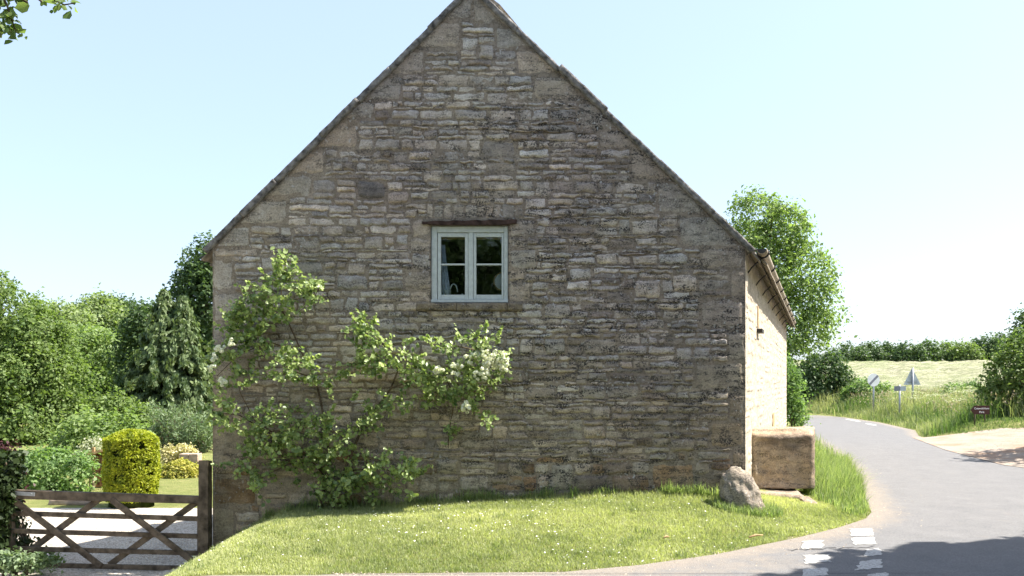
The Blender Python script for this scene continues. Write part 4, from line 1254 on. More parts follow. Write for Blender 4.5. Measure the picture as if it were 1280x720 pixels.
Y = 17.5
shrub('leafy_shrub', 'bright leafy green shrub behind the left half of the gate', 60, Y, [L(55, 590, Y, 42, 34), L(90, 590, Y, 30, 30), L(30, 600, Y, 30, 38), L(70, 620, Y, 34, 18)], MT['shrub_leaf'], 230, 34, .12, .085, seed=1)
Y = 24
shrub('leafy_shrub', 'tall mid-green shrub between the rounded tree and the topiary', 112, Y, [L(110, 550, Y, 30, 40), L(145, 545, Y, 30, 34), L(90, 575, Y, 34, 30)], MT['ash_leaf'], 220, 36, .2, .12, seed=2)
Y = 22
shrub('flowering_shrub', 'pale flowering shrub left of the clipped golden column', 120, Y, [L(118, 565, Y, 16, 18), L(105, 580, Y, 16, 16), L(128, 555, Y, 12, 10)], MT['lace_flower'], 100, 30, .12, .07, seed=3)
Y = 36
shrub('dark_shrub', 'dark green shrub at the foot of the cypress', 150, Y, [L(140, 520, Y, 34, 30), L(175, 528, Y, 26, 24)], MT['maple_leaf'], 200, 34, .26, .15, seed=4)
Y = 28
wl = thing('willowy_shrub', 'silvery willow-like shrub with upswept stems beside the house corner', 'shrub', gbase(232, Y))
P = []; A = []; m = MB(); b = Vector(gbase(232, Y))
for i in range(170):
    s = b + Vector((rng.normal() * .8, rng.normal() * .4, 0)); tip = wp(rng.uniform(182, 275), rng.uniform(500, 545) , Y + rng.normal() * .5)
    if i < 60: tip.z -= rng.random() * .8
    m.tube([s, s.lerp(tip, .5), tip], [.012, .008, .003], 3, False)
    d = (tip - s).normalized()
    for k in range(60):
        u = .3 + .7 * rng.random(); p = s.lerp(tip, u)
        P.append(p[:]); q = Vector((rng.normal() * .6, rng.normal() * .6, .2)) + d; A.append(q[:])
P = np.array(P) + rng.normal(size=(len(P), 3)) * .07
m.build('stems', MT['bark'], wl)
foliage('foliage', [leaves(P, .14, .2, .2, None, 0, .1, axis=np.array(A))], MT['silver_leaf'], wl)

# clipped golden yew
Y = 15.5
yew = thing('topiary_yew', 'golden yew clipped into a fat round-topped column behind the gate', 'topiary', gbase(164, Y))
cx, cz0, cz1, R = wx(164.5, Y), DRIVE, wz(537, Y), 31.5 * Y / F
n = 26000
P = []; O = []
a = rng.random(n) * 2 * math.pi; h = rng.random(n)
k = rng.random(n) < .22
rp = R * np.sqrt(rng.random(n))
topz = cz1 - .17 * (rp / R) ** 2.6 + .035 * fbm(rp * np.cos(a) * 4, rp * np.sin(a) * 4)
zside = cz0 + .12 + (cz1 - cz0 - .27) * h
bulge = R * (0.97 + .05 * np.sin(h * 3)) * (1 + .10 * fbm(np.cos(a) * 1.8, h * 4, np.sin(a) * 1.8)) * (1 + .02 * rng.random(n)) - np.abs(rng.normal(size=n)) * .035
x = np.where(k, rp, bulge) * np.cos(a); y = np.where(k, rp, bulge) * np.sin(a); z = np.where(k, topz - np.abs(rng.normal(size=n)) * .03, zside)
P = np.stack([cx + x, Y + y, z], -1); O = np.stack([np.where(k, .2 * np.cos(a), np.cos(a)), np.where(k, .2 * np.sin(a), np.sin(a)), np.where(k, 1.0, .15)], -1)
tn = .5 + .9 * fbm(a * 3.5, z * 6, o=3)
thin = (fbm(a * 6, z * 16, o=3) > -.30) | k
P, O, tn = P[thin], O[thin], tn[thin]
foliage('foliage', [leaves(P, .052, .42, .3, O, .1, .15, rnd=np.clip(.55 * tn + .45 * rng.random(len(P)) + .12, 0, 1))], MT['yew'], yew)
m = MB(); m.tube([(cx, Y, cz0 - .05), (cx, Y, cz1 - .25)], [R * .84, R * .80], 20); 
core = m.build('inner_twigs', plain('dark_twigs', (0.035, 0.045, 0.012), .95, .05, .3, 10, .8, 25), yew, True)  # solid dark core inside the needle shell

Y = 20.5
shrub('golden_shrub', 'round shrub with golden leaves beside the house-side gate post', 227, Y, [L(226, 597, Y, 25, 23), L(240, 605, Y, 15, 18), L(212, 605, Y, 14, 18)], MT['gold_leaf'], 420, 30, .045, .06, seed=6, shell=.2)
Y = 22.5
shrub('flowering_shrub', 'cream-flowered shrub topping the low pinkish garden wall', 226, Y, [L(229, 566, Y, 16, 10), L(215, 568, Y, 12, 12), L(240, 570, Y, 8, 8)], MT['cream_flower'], 90, 34, .1, .07, seed=7)
Y = 22
shrub('leafy_shrub', 'green bed of low plants under the golden shrub', 250, Y, [L(240, 615, Y, 26, 12), L(205, 612, Y, 18, 16), L(262, 605, Y, 18, 22)], MT['shrub_leaf'], 130, 30, .12, .08, seed=8)
m = MB(); Yb = 21.8
for i in range(2):
    z0 = DRIVE + i * .225
    for j in range(2):
        x0 = wx(221, Yb) + j * .25 + (i % 2) * .06
        m.box(x0, x0 + .243, Yb, Yb + .3, z0 + .004, z0 + .221)
prop(m.build('garden_wall', MT['pink_stone'], None, bevel=.012), 'pinkish stone pier of a garden wall behind the golden shrub', 'wall')
m = MB(); Yb = 18.3
for i in range(9):
    z0 = DRIVE + i * .09
    for j in range(2):
        x0 = wx(119, Yb) + j * .17 - (i % 2) * .03
        m.box(x0, x0 + .165, Yb, Yb + .22, z0 + .003, z0 + .087)
prop(m.build('brick_pier', MT['brick'], None, bevel=.006), 'dark brick pier at the left shoulder of the golden topiary', 'pier')
m = MB(); m.bar((wx(115, 18), 18, DRIVE), (wx(115, 18), 18, wz(592, 18)), .09, .09, up=(0, 1, 0))
prop(m.build('fence_post', MT['pink_stone'], None, bevel=.008), 'slim pinkish post beside the dark brick pier', 'post')
m = MB(); m.bar((wx(117, 18.2), 18.2, wz(560, 18)), (wx(117, 18.2), 18.2, wz(600, 18)), .05, .05, up=(0, 1, 0)); 
m.add([(wx(107, 18), 18, wz(568, 18)), (wx(133, 18), 18.1, wz(559, 18)), (wx(133, 18), 18.6, wz(559, 18)), (wx(107, 18), 18.5, wz(568, 18)), (wx(107, 18), 18, wz(571, 18)), (wx(133, 18), 18.1, wz(562, 18)), (wx(133, 18), 18.6, wz(562, 18)), (wx(107, 18), 18.5, wz(571, 18))],
      [(0, 1, 2, 3), (7, 6, 5, 4), (4, 5, 1, 0), (5, 6, 2, 1), (6, 7, 3, 2), (7, 4, 0, 3)])
prop(m.build('bird_table', MT['wood_pale'], None), 'tan sloping roof on a wooden stake left of the golden topiary', 'bird table')
pl = []
rough_box(pl, [(wx(70, 16), 15.7, DRIVE - .02), (wx(122, 16), 15.7, DRIVE - .02), (wx(122, 16), 16.4, DRIVE - .02), (wx(70, 16), 16.4, DRIVE - .02), (wx(72, 16), 15.7, DRIVE + .10), (wx(122, 16), 15.7, DRIVE + .14), (wx(122, 16), 16.4, DRIVE + .14), (wx(72, 16), 16.4, DRIVE + .10)], 16, 6, 3, .02, 4, 5)
prop(join_parts('stone_edging', pl, MT['pink_stone'], None, True), 'low pale stone edging at the back of the gravel drive', 'edging')

# ivy on the left gate post, plants at its foot
n = 5200
Yp = 10.1
a = rng.random(n) * 2 * math.pi; hh = rng.random(n)
zz0, zz1 = DRIVE, wz(566, Yp)
rad = (.10 + .13 * hh) * (1 + .4 * fbm(a * 1.5, hh * 5, 3.3)) + .03 * rng.normal(size=n)
P = np.stack([wx(0, Yp) - .02 + rad * np.cos(a), Yp + rad * np.sin(a), zz0 + (zz1 - zz0) * hh], -1)
O = np.stack([np.cos(a), np.sin(a), .2 + 0 * a], -1)
iv = thing('ivy', 'dark ivy clothing the left-hand gate post', 'ivy', (wx(0, Yp), Yp, DRIVE))
foliage('leaves', [leaves(P, .065, .9, .3, O, .2, .15)], MT['ivy'], iv)
m = MB()
for i in range(7):
    aa = i * .9; m.tube([(wx(0, Yp) + .1 * math.cos(aa + f * 1.5), Yp + .1 * math.sin(aa + f * 1.5), zz0 + f * (zz1 - zz0 - .1)) for f in np.linspace(0, 1, 8)], .012, 5)
m.build('stems', MT['stem'], iv, True)
Y = 11.2
shrub('purple_shrub', 'dark purple-leaved shrub hanging over the left edge behind the ivy', -6, Y, [L(-8, 590, Y, 20, 42), L(2, 570, Y, 9, 26)], MT['purple_leaf'], 60, 30, .09, .06, seed=12)
Y = 10.6
shrub('flowering_plant', 'dark leafy plant with pale flowers behind the hinge end of the gate', 30, Y, [L(30, 672, Y, 18, 14), L(20, 650, Y, 14, 18), L(12, 668, Y, 16, 22)], MT['ivy'], 50, 22, .06, .05, cat='plant', seed=13)
Y = 9.75
shrub('low_plant', 'low silvery-green plants at the foot of the ivy-clad post', 20, Y, [L(10, 697, Y, 20, 9), L(38, 700, Y, 22, 7)], MT['silver_leaf'], 60, 24, .05, .05, cat='plant', seed=14)
Y = 10.4
shrub('low_plant', 'dark green low plant growing under the bottom bar of the gate', 55, Y, [L(52, 697, Y, 16, 9), L(66, 699, Y, 12, 6)], MT['maple_leaf'], 50, 22, .05, .045, cat='plant', seed=15)

# ---- climbing rose on the gable
rose = thing('climbing_rose', 'sprawling white climbing rose trained up the gable wall', 'climbing rose', (wx(405, 10.2), 10.2, hz(wx(405, 10.2), 10.2)))
def rp(px, py, d): return Vector((wx(px, YG - d), YG - d, wz(py, YG - d)))
m = MB()
stemsL = [[(398, 642, .12), (408, 600, .1), (410, 560, .07), (403, 510, .06), (396, 475, .05), (378, 440, .06), (365, 410, .1), (352, 385, .18), (350, 350, .25), (358, 328, .3)],
          [(415, 640, .15), (430, 590, .12), (446, 545, .08), (470, 512, .06), (488, 485, .06), (497, 462, .08), (485, 440, .15), (468, 420, .2), (455, 400, .25)],
          [(410, 600, .1), (380, 565, .1), (345, 545, .1), (320, 525, .16), (300, 490, .15), (290, 450, .15)],
          [(488, 485, .06), (520, 475, .12), (555, 470, .15), (580, 455, .2), (605, 440, .28), (625, 452, .3)],
          [(396, 475, .05), (370, 465, .12), (345, 450, .2)], [(430, 590, .12), (470, 585, .25), (510, 592, .38)], [(410, 575, .1), (360, 580, .15), (318, 600, .22)],
          [(555, 470, .15), (570, 500, .16), (560, 540, .08), (562, 560, .05)], [(380, 440, .06), (340, 430, .15), (300, 440, .2), (272, 470, .25)],
          [(345, 545, .1), (300, 520, .2), (275, 515, .25)], [(350, 385, .18), (385, 370, .3)], [(605, 440, .28), (560, 430, .28), (545, 428, .3)]]
for s in stemsL:
    k = len(s); r0 = .019 if k > 8 else .010
    m.tube([rp(*q) + Vector((rng.normal() * .012, 0, rng.normal() * .012)) for q in s], [r0 * (1 - .8 * i / k) for i in range(k)], 7)
m.build('stems', MT['stem'], rose, True)
# (px, py, rx, ry, depth, sprays)
SP = [(345, 372, 48, 22, .32, 26), (357, 340, 12, 20, .36, 9), (388, 366, 16, 16, .36, 9), (328, 388, 40, 16, .3, 18), (300, 440, 32, 42, .2, 26), (278, 452, 16, 36, .2, 12), (310, 410, 30, 26, .22, 14),
      (350, 455, 38, 20, .34, 20), (275, 512, 22, 16, .3, 11), (398, 478, 24, 10, .28, 9), (322, 527, 36, 20, .26, 17), (320, 575, 30, 32, .18, 17), (318, 603, 12, 12, .28, 5),
      (395, 545, 55, 28, .28, 26), (340, 552, 30, 22, .2, 11), (410, 590, 48, 32, .16, 30), (440, 610, 50, 22, .14, 18), (396, 638, 10, 16, .12, 6), (485, 585, 34, 20, .34, 14), (508, 592, 16, 12, .42, 8),
      (456, 408, 12, 16, .34, 7), (466, 432, 24, 20, .32, 14), (490, 452, 42, 18, .32, 22), (448, 462, 28, 9, .28, 9), (482, 506, 30, 9, .3, 10), (520, 476, 24, 14, .3, 10), (465, 525, 20, 14, .2, 6),
      (580, 436, 34, 12, .36, 15), (560, 474, 40, 20, .26, 20), (600, 470, 30, 24, .22, 13), (582, 500, 28, 14, .26, 11), (605, 522, 7, 6, .3, 3), (540, 490, 24, 16, .2, 8), (628, 448, 14, 12, .34, 5), (562, 545, 6, 18, .06, 3), (500, 622, 20, 12, .1, 3), (445, 648, 14, 8, .1, 2), (360, 545, 60, 40, .09, 16), (430, 570, 50, 40, .08, 14)]
P = []; A = []; tone = []; ms = MB()
for (px, py, rx, ry, dep, k) in SP:
    for _ in range(int(k * 1.3)):
        a = rng.random() * 6.283; q = math.sqrt(rng.random())
        c = rp(px + rx * q * math.cos(a), py + ry * q * math.sin(a), max(.03, dep * 1.25 + rng.normal() * .09))
        d = Vector((rng.normal() * .8, -abs(rng.normal()) * .5, rng.normal() * .6 + .25)).normalized(); ln = rng.uniform(.08, .22)
        ms.tube([c - d * ln * .4, c + d * ln], [.003, .0015], 3, False)
        tn = rng.random()
        for j in range(rng.integers(12, 22)):
            u = rng.uniform(-.4, 1.0); p = c + d * ln * u
            w = Vector((rng.normal(), rng.normal(), rng.normal() * .7)) * .027
            P.append((p + w)[:]); A.append((d * .4 + w * 20)[:]); tone.append(.45 * tn + .55 * rng.random())
for (px, py, dx) in ((357, 334, 3), (362, 340, 8), (349, 345, -4), (338, 352, -12), (330, 362, -16), (388, 358, 14), (396, 366, 12), (455, 404, 2), (462, 412, 10), (447, 412, -6), (500, 430, 16), (516, 448, 20), (545, 432, -14), (556, 428, -16), (575, 426, -8), (592, 424, 4), (606, 424, 4), (620, 428, 8), (310, 392, -10), (300, 405, -14),
                     (350, 440, 14), (380, 452, 16), (420, 470, 14), (505, 580, 16), (512, 596, 14), (520, 590, 16), (300, 515, -14), (275, 505, -10), (332, 515, 10), (410, 520, 8), (440, 500, 10)):
    c = rp(px, py, .36 + rng.normal() * .05); d = Vector((dx / 20 + rng.normal() * .15, -.25, .8 if abs(dx) < 13 else .35)).normalized(); ln = rng.uniform(.14, .26)
    ms.tube([c - d * .1, c + d * ln], [.004, .0015], 4, False)
    for j in range(24):
        u = rng.uniform(0, 1.0); P.append((c + d * ln * u + Vector((rng.normal(), rng.normal(), rng.normal())) * .018 * (1.3 - u))[:]); A.append((d * .8 + Vector((rng.normal(), rng.normal(), rng.normal())) * .7)[:]); tone.append(.4 + .6 * rng.random())
P = np.array(P); P[:, 1] = np.minimum(P[:, 1], YG - .03)
ms.build('twigs', MT['stem'], rose)
foliage('foliage', [leaves(P, .049, .72, .6, np.tile((.75, -.75, 0.0), (len(P), 1)), .1, .14, near=True, axis=np.array(A), rnd=np.array(tone))], MT['rose_leaf'], rose)
# flower clusters
bl = [(618, 448, 17, 11, 26), (606, 442, 11, 9, 12), (626, 458, 9, 9, 16), (612, 456, 10, 8, 14), (602, 468, 9, 9, 10), (547, 463, 7, 5, 6), (571, 457, 7, 4, 6), (569, 467, 5, 3, 3), (582, 505, 5, 5, 5), (583, 512, 6, 4, 6), (590, 448, 9, 7, 8),
      (268, 448, 4, 6, 4), (276, 436, 8, 5, 6), (265, 460, 4, 5, 4), (279, 477, 5, 5, 5), (290, 428, 6, 4, 4)]
for (px, py, rx, ry, k) in bl:
    packs = []
    for _ in range(int(k * 1.7)):
        a = rng.random() * 6.283; q = math.sqrt(rng.random())
        c = rp(px + rx * q * math.cos(a), py + ry * q * math.sin(a), .50 + rng.normal() * .06)
        n = 22; O = rng.normal(size=(n, 3)); O /= np.linalg.norm(O, axis=1)[:, None]; O[:, 1] -= .3
        packs.append(leaves(np.array(c[:]) + O * .016, .026, .85, .1, O * 3, 0, .2))
    foliage('blossom', packs, MT['petal'], rose)

# ------------------------------------------------------------------ grass
def blades(P, h, w, bend, tone=None, lean=None):
    n = len(P); a = rng.random(n) * 2 * math.pi
    hd = np.stack([np.cos(a), np.sin(a), 0 * a], -1); sd = np.stack([-np.sin(a), np.cos(a), 0 * a], -1)
    hh = (h * (0.55 + .9 * rng.random(n)))[:, None] if np.isscalar(h) else (h * (0.55 + .9 * rng.random(n)))[:, None]
    ww = w * (.7 + .6 * rng.random(n))[:, None]; bd = bend * rng.random(n)[:, None]
    up = np.array((0, 0, 1.0))
    lv = 0 if lean is None else lean * hh
    v0 = P - sd * ww / 2; v1 = P + sd * ww / 2
    mp = P + up * hh * .55 + hd * hh * bd * .3 + lv * .4
    v2 = mp + sd * ww * .38; v3 = mp - sd * ww * .38
    tp = P + up * hh * (1 - .35 * bd) + hd * hh * bd + lv
    # two quads per blade, the upper one closing to a narrow tip
    v4 = tp + sd * ww * .06; v5 = tp - sd * ww * .06
    V = np.stack([v0, v1, v2, v3, v4, v5], 1).reshape(-1, 3)
    b = np.arange(n)[:, None] * 6
    Fc = np.concatenate([b + np.array([0, 1, 2, 3]), b + np.array([3, 2, 4, 5])], 1).reshape(-1, 4)
    R = np.repeat(rng.random(n) if tone is None else tone, 2)
    return V, Fc, R


def on_ground(X, Y, dz=0.0): return np.stack([X, Y, H(X, Y) + dz], -1)


def scatter_lawn(n, x0, x1, y0, y1, test):
    X = rng.uniform(x0, x1, n); Yv = rng.uniform(y0, y1, n); k = test(X, Yv); return X[k], Yv[k]


def in_house(X, Y):
    return (Y > YG - .0) & (X > XL + SX * (Y - YG)) & (X < XR + SX * (Y - YG) + .02)


def lawn_test(X, Y):
    e = .10 * fbm(X * 3, Y * 3) + .10 * fbm(X * 11, Y * 11)
    return inside_verge(X, Y) & (pdist(X, Y, EDGE) > .03 + e) & ~in_house(X, Y) & (X > -4.0 + .1 * np.sin(Y * 3) + .1)


X, Yv = scatter_lawn(330000, -4.1, 5.3, 6.9, 11.5, lawn_test)
tn = .5 + .9 * fbm(X * 1.1, Yv * 1.1, o=3) + .25 * fbm(X * 7, Yv * 7, o=2)
tn = tn + .35 * (fbm(X * .55 + 7, Yv * 1.6, o=3) > .16)
hgt = .028 * (1 + .5 * fbm(X * 3, Yv * 3, o=2)) + .05 * sstep(.35, 0, YG - Yv) * (X < 2.9) * (0.4 + rng.random(len(X)))
tx = rng.uniform(-3.6, 4.2, 90); ty = rng.uniform(7.2, 10.2, 90); kt = lawn_test(tx, ty); tx, ty = tx[kt], ty[kt]
tx = np.repeat(tx, 45); ty = np.repeat(ty, 45); tx = tx + rng.normal(size=len(tx)) * .045; ty = ty + rng.normal(size=len(ty)) * .045
foliage('lawn_grass', [blades(on_ground(tx, ty, -.012), .055, .007, 1.0, .15 * rng.random(len(tx))), blades(on_ground(X, Yv, -.012), hgt, .006, .7, np.clip(.6 * tn + .45 * rng.random(len(X)) - .02, 0, 1))], MT['grass'], kind='stuff',
        label='short mown grass on the bank below the gable', cat='grass')
# long grass between the trough and the road, and along the house
def long_test(X, Y): return inside_verge(X, Y) & ~in_house(X, Y) & (pdist(X, Y, EDGE) > .05) & (X > 3.2) & ((X > 4.08 + .1 * fbm(X * 3, Y * 3)) | (Y > 12.0)) & (Y > 9.95 + .4 * fbm(X * 2, Y * 2))
X, Yv = scatter_lawn(42000, 3.2, 7, 9.6, 16, long_test)
X2, Y2 = scatter_lawn(26000, 5, 13, 16, 39, long_test)
d = pdist(X, Yv, EDGE)
hl = .10 + .20 * sstep(10.2, 12.0, Yv) * sstep(0.0, .6, X - 4.0 + .2) 
packs = [blades(on_ground(X, Yv, -.012), hl, .008, .9, lean=np.array((.12, -.1, 0))), blades(on_ground(X2, Y2, -.012), .30, .014, .8)]
foliage('long_grass', packs, MT['long_grass'], kind='stuff', label='long seeding grass between the square stone and the road', cat='grass')
# tufts at the boulder and along the wall foot
X, Yv = scatter_lawn(5200, 2.2, 3.4, 9.45, 10.25, lambda X, Y: (np.hypot((X - 2.8) / .42, (Y - 9.85) / .3) < 1) & (np.hypot((X - 2.8) / .2, (Y - 9.95) / .2) > .6))
packs = [blades(on_ground(X, Yv, -.012), .10, .007, .9)]
for cx_ in np.concatenate([rng.uniform(-3.2, 2.6, 40), [1.9, 1.95, 2.35, 2.4, 2.3]]):
    k = 60; packs.append(blades(on_ground(cx_ + rng.normal(size=k) * .05, YG - .06 - np.abs(rng.normal(size=k)) * .03, -.012), .08 + .10 * rng.random(), .008, .9))
foliage('grass_tufts', packs, MT['long_grass'], kind='stuff', label='longer grass tufts along the foot of the gable and boulder', cat='grass')
# daisies on the lawn
X, Yv = scatter_lawn(9000, -4, 3.5, 7, 10.1, lawn_test)
k = (fbm(X * .9 + 3, Yv * .9, o=3) + .22 * rng.normal(size=len(X)) + .25 * (X < .5) * (Yv > 8.0)) > .22
X, Yv = X[k][:380], Yv[k][:380]
P = on_ground(X, Yv, .035)
a = rng.random(len(P)) * 6.28
sz = (.0055 + .0045 * rng.random(len(P)))[:, None]
tl = rng.normal(size=(len(P), 2)) * .25
V = np.stack([P + np.stack([np.cos(a + q), np.sin(a + q), tl[:, 0] * np.cos(a + q) + tl[:, 1] * np.sin(a + q) - .3], -1) * sz for q in np.arange(6) * math.pi / 3], 1).reshape(-1, 3)
b = np.arange(len(P))[:, None] * 6
Fd = np.concatenate([b + np.array([0, 1, 2, 3]), b + np.array([0, 3, 4, 5])], 1).reshape(-1, 4)
foliage('daisies', [(V, Fd, rng.random(len(Fd)))], MT['daisy'], kind='stuff', label='tiny white daisies scattered over the mown bank', cat='daisies')
# fallen leaves and twigs
for (px, py, s, lab) in ((945, 682, .085, 'pale snapped stick lying on the front of the grass bank'), (833, 688, .03, 'small brown dead leaf near the front edge of the grass'), ):
    Y = EYE * F / (py - HZ) + .25; p = Vector((wx(px, Y), Y, hz(wx(px, Y), Y) + .04))
    m = MB(); m.tube([p + Vector((-s, -s * .6, 0)), p + Vector((0, .01, .012)), p + Vector((s, s * .6, .004))], [.008, .014, .006], 6)
    prop(m.build('stick' if s > .05 else 'dead_leaf', MT['wood_pale'], None, True), lab, 'stick' if s > .05 else 'leaf')

# ------------------------------------------------------------------ right verge
def verge_test(X, Y): return beyond_road(X, Y) & (Y > 24.7 + .4 * fbm(X, Y)) & ~((X > 13.4) & (Y < 25.5)) & (pdist(X, Y, RIGHT) > .05)
X, Yv = scatter_lawn(75000, 11, 30, 24.5, 49, verge_test)
d = pdist(X, Yv, RIGHT)
k = d < 13; X, Yv, d = X[k], Yv[k], d[k]
hv = (.22 + .40 * sstep(0, 1.8, d)) * (1 + .9 * fbm(X * .8, Yv * .8, o=3)) * np.clip(1 - .25 * sstep(36, 48, Yv), .3, 1)
tn = np.clip(-.02 + .30 * sstep(.8, 4, d) + .9 * fbm(X * .6, Yv * .6, o=3) + .4 * rng.random(len(X)), 0, 1)
X3 = rng.uniform(13.2, 22, 9000); Y3 = rng.uniform(24.5, 26.2, 9000)
foliage('verge_grass', [blades(on_ground(X, Yv, -.02), hv, .016, .8, tn), blades(on_ground(X3, Y3, -.02), .09, .014, .9, .25 * rng.random(9000))], MT['verge'], kind='stuff', label='tall wild grass on the verge across the road', cat='grass')
X, Yv = scatter_lawn(7000, -2, 45, 40.5, 50, lambda X, Y: beyond_road(X, Y))
foliage('verge_grass', [blades(on_ground(X, Yv, -.02), .45, .03, .8)], MT['verge'], kind='stuff', label='rough grass along the outside of the far road bend', cat='grass')
# cow parsley heads
packs = []
for i in range(70):
    Y = rng.uniform(27.0, 37); x = float(xr(Y)) + rng.uniform(1.2, 5.0)
    z = hz(x, Y) + rng.uniform(.6, 1.0); n = 46
    P = np.stack([x + rng.normal(size=n) * .13, Y + rng.normal(size=n) * .13, z + rng.normal(size=n) * .025], -1)
    packs.append(leaves(P, .042, .9, 2.0, None, 0, .05))
foliage('cow_parsley', packs, MT['lace_flower'], kind='stuff', label='creamy cow parsley heads among the verge grass', cat='wildflowers')
# tan and pinkish seed heads of the wild grasses
n = 5200
Yv = rng.uniform(25.5, 42, n); X = xr(np.minimum(Yv, 41)) + rng.uniform(.9, 7.5, n); k = fbm(X * .5 + 9, Yv * .5, o=3) + .15 * rng.normal(size=n) > .05
P = on_ground(X[k], Yv[k], 0); P[:, 2] += .45 + .4 * rng.random(len(P))
foliage('seed_heads', [leaves(np.repeat(P, 3, 0) + rng.normal(size=(3 * len(P), 3)) * np.array((.02, .02, .05)), .07, .28, .1, None, 0, .1, axis=np.tile((.2, 0, 1.2), (3 * len(P), 1)))], leaf_mat('seed_heads', (.28, .22, .15), (.55, .45, .38), .3),
        kind='stuff', label='tan and pinkish seed heads over the verge grass', cat='grass')
# green low shrubs at the field edge
Y = 43
shrub('low_shrub', 'bright green bush on the field edge behind the round sign', 1080, Y, [L(1080, 484, Y, 13, 13), L(1100, 487, Y, 14, 9), L(1066, 490, Y, 10, 8)], MT['shrub_leaf'], 110, 30, .18, .13, seed=21)
Y = 38
shrub('low_shrub', 'yellow-green bush on the field edge left of the dark hazel', 1203, Y, [L(1195, 487, Y, 18, 8), L(1215, 485, Y, 14, 8)], MT['shrub_leaf'], 90, 26, .16, .11, seed=22)
Y = 26.8
shrub('hazel_bush', 'large dark bush leaning over the brown sign at the right edge', 1262, Y, [L(1262, 470, Y, 26, 38), L(1290, 450, Y, 34, 44), L(1247, 495, Y, 20, 24), L(1280, 505, Y, 38, 26), L(1310, 490, Y, 34, 48)], MT['maple_leaf'], 330, 36, .17, .12, seed=23, stems=14)
# ground scrub under that bush
Y = 43.5
tree('thorn_tree', 'slim tree top poking up at the extreme right above the hazel bush', 'tree', gbase(1290, Y), [L(1288, 415, Y, 14, 40), L(1296, 450, Y, 22, 40)], MT['dark_leaf'], 150, 36, .22, .15, .12, seed=31)

# field hedge on the skyline
lob = [(1060, 446, 24, 18), (1085, 443, 22, 17), (1110, 443, 22, 16), (1136, 442, 22, 16), (1160, 441, 20, 17), (1184, 440, 20, 15), (1206, 440, 18, 14), (1232, 436, 20, 20), (1256, 434, 20, 22), (1280, 436, 22, 22)]
hl_ = ['leftmost dark bush of the skyline hedge, next to the big dark bush', 'second dark bush from the left in the skyline hedge', 'broad hedge bush above the round sign and field', 'hedge bush just left of the back-turned triangle sign', 'hedge bush right above the back-turned triangle sign',
       'paler hedge bush in the middle right of the skyline hedge', 'small pale bush at the low dip of the skyline hedge', 'taller blue-green bush where the skyline hedge rises', 'tall dark bush behind the tip of the hazel', 'last dark hedge bush at the right edge of the view']
for i, (px, py, rx, ry) in enumerate(lob):
    Y = 100 + (i % 3) * 1.5
    shrub('hedge_bush', hl_[i], px, Y, [L(px, py, Y, rx * .8, ry), L(px - rx * .5, py + 5, Y, rx * .6, ry * .8), L(px + rx * .5, py + 4, Y, rx * .6, ry * .85), L(px, py + 12, Y, rx, ry * .6)],
          MT['dark_leaf'] if i not in (5, 6) else MT['maple_leaf'], 150, 30, .42, .28, group='bushes of the skyline hedge', seed=40 + i, stems=3)

# ---- trees right behind the house
Y = 50
tree('ash_tree', 'tall airy pale-green tree rising behind the far end of the house', 'tree', gbase(962, Y),
     [L(945, 268, Y, 36, 30), L(975, 285, Y, 36, 36), L(1000, 335, Y, 40, 40), L(960, 330, Y, 40, 46), L(1015, 375, Y, 34, 36), L(985, 400, Y, 44, 36), L(930, 320, Y, 40, 50), L(1010, 410, Y, 28, 30), L(960, 430, Y, 44, 44), L(930, 400, Y, 40, 60)],
     MT['ash_leaf'], 640, 46, .36, .21, .28, seed=50, top=(wx(965, Y), Y, wz(270, Y)), shell=.35)
Y = 45.5
shrub('dark_shrub', 'big dark rounded bush where the road bends out of sight', 1028, Y, [L(1030, 465, Y, 28, 30), L(1012, 480, Y, 26, 34), L(1046, 482, Y, 20, 26), L(1030, 495, Y, 32, 20)], MT['dark_leaf'], 330, 36, .26, .17, seed=51)
Y = 26.5
shrub('leafy_shrub', 'yellow-green shrub growing against the far corner of the house', 992, Y, [L(991, 490, Y, 9, 28), L(985, 470, Y, 9, 24), L(995, 515, Y, 9, 16)], MT['shrub_leaf'], 120, 30, .14, .1, seed=52)

# ------------------------------------------------------------------ signs
def disc(m, c, n, R, th, k=36):
    c = Vector(c); n = Vector(n).normalized(); m.tube([c - n * th / 2, c + n * th / 2], R, k)
Y = 38
sx, sz = wx(1092, Y), wz(475, Y)
s1 = thing('road_sign', 'round white sign with one dark diagonal stripe on a grey post', 'road sign', (sx, Y, hz(sx, Y)))
m = MB(); disc(m, (sx, Y, sz), (.16, -1, 0), .30, .02); m.build('sign_plate', MT['sign_white'], s1)
nv = Vector((.16, -1, 0)).normalized(); rv = Vector((1, .16, 0)).normalized()
m = MB(); c = Vector((sx, Y, sz)) + nv * .0135; dg = (rv * .72 + Vector((0, 0, .70))).normalized(); pg = nv.cross(dg).normalized()
q = [c - dg * .29 - pg * .05, c + dg * .29 - pg * .05, c + dg * .29 + pg * .05, c - dg * .29 + pg * .05]
m.hexa(q + [v + nv * .004 for v in q]); m.build('stripe', MT['sign_black'], s1)
m = MB(); m.tube([(sx + .02, Y + .05, hz(sx, Y) - .2), (sx + .02, Y + .05, sz + .2)], .038, 10); m.build('post', MT['galv'], s1, True)
Y = 36
sx = wx(1141, Y); zt, zb = wz(461.5, Y), wz(481, Y)
s2 = thing('road_sign', 'triangular sign seen from its grey back on a tall post', 'road sign', (sx, Y, hz(sx, Y)))
m = MB(); hw = .375
tri = [(sx - hw, Y, zb), (sx + hw, Y, zb), (sx + .03, Y, zt), (sx - .03, Y, zt)]
m.hexa([(a, b + .06, c) for a, b, c in tri][::1] + [(a, b + .075, c) for a, b, c in tri]); m.build('sign_plate', MT['sign_grey'], s2)
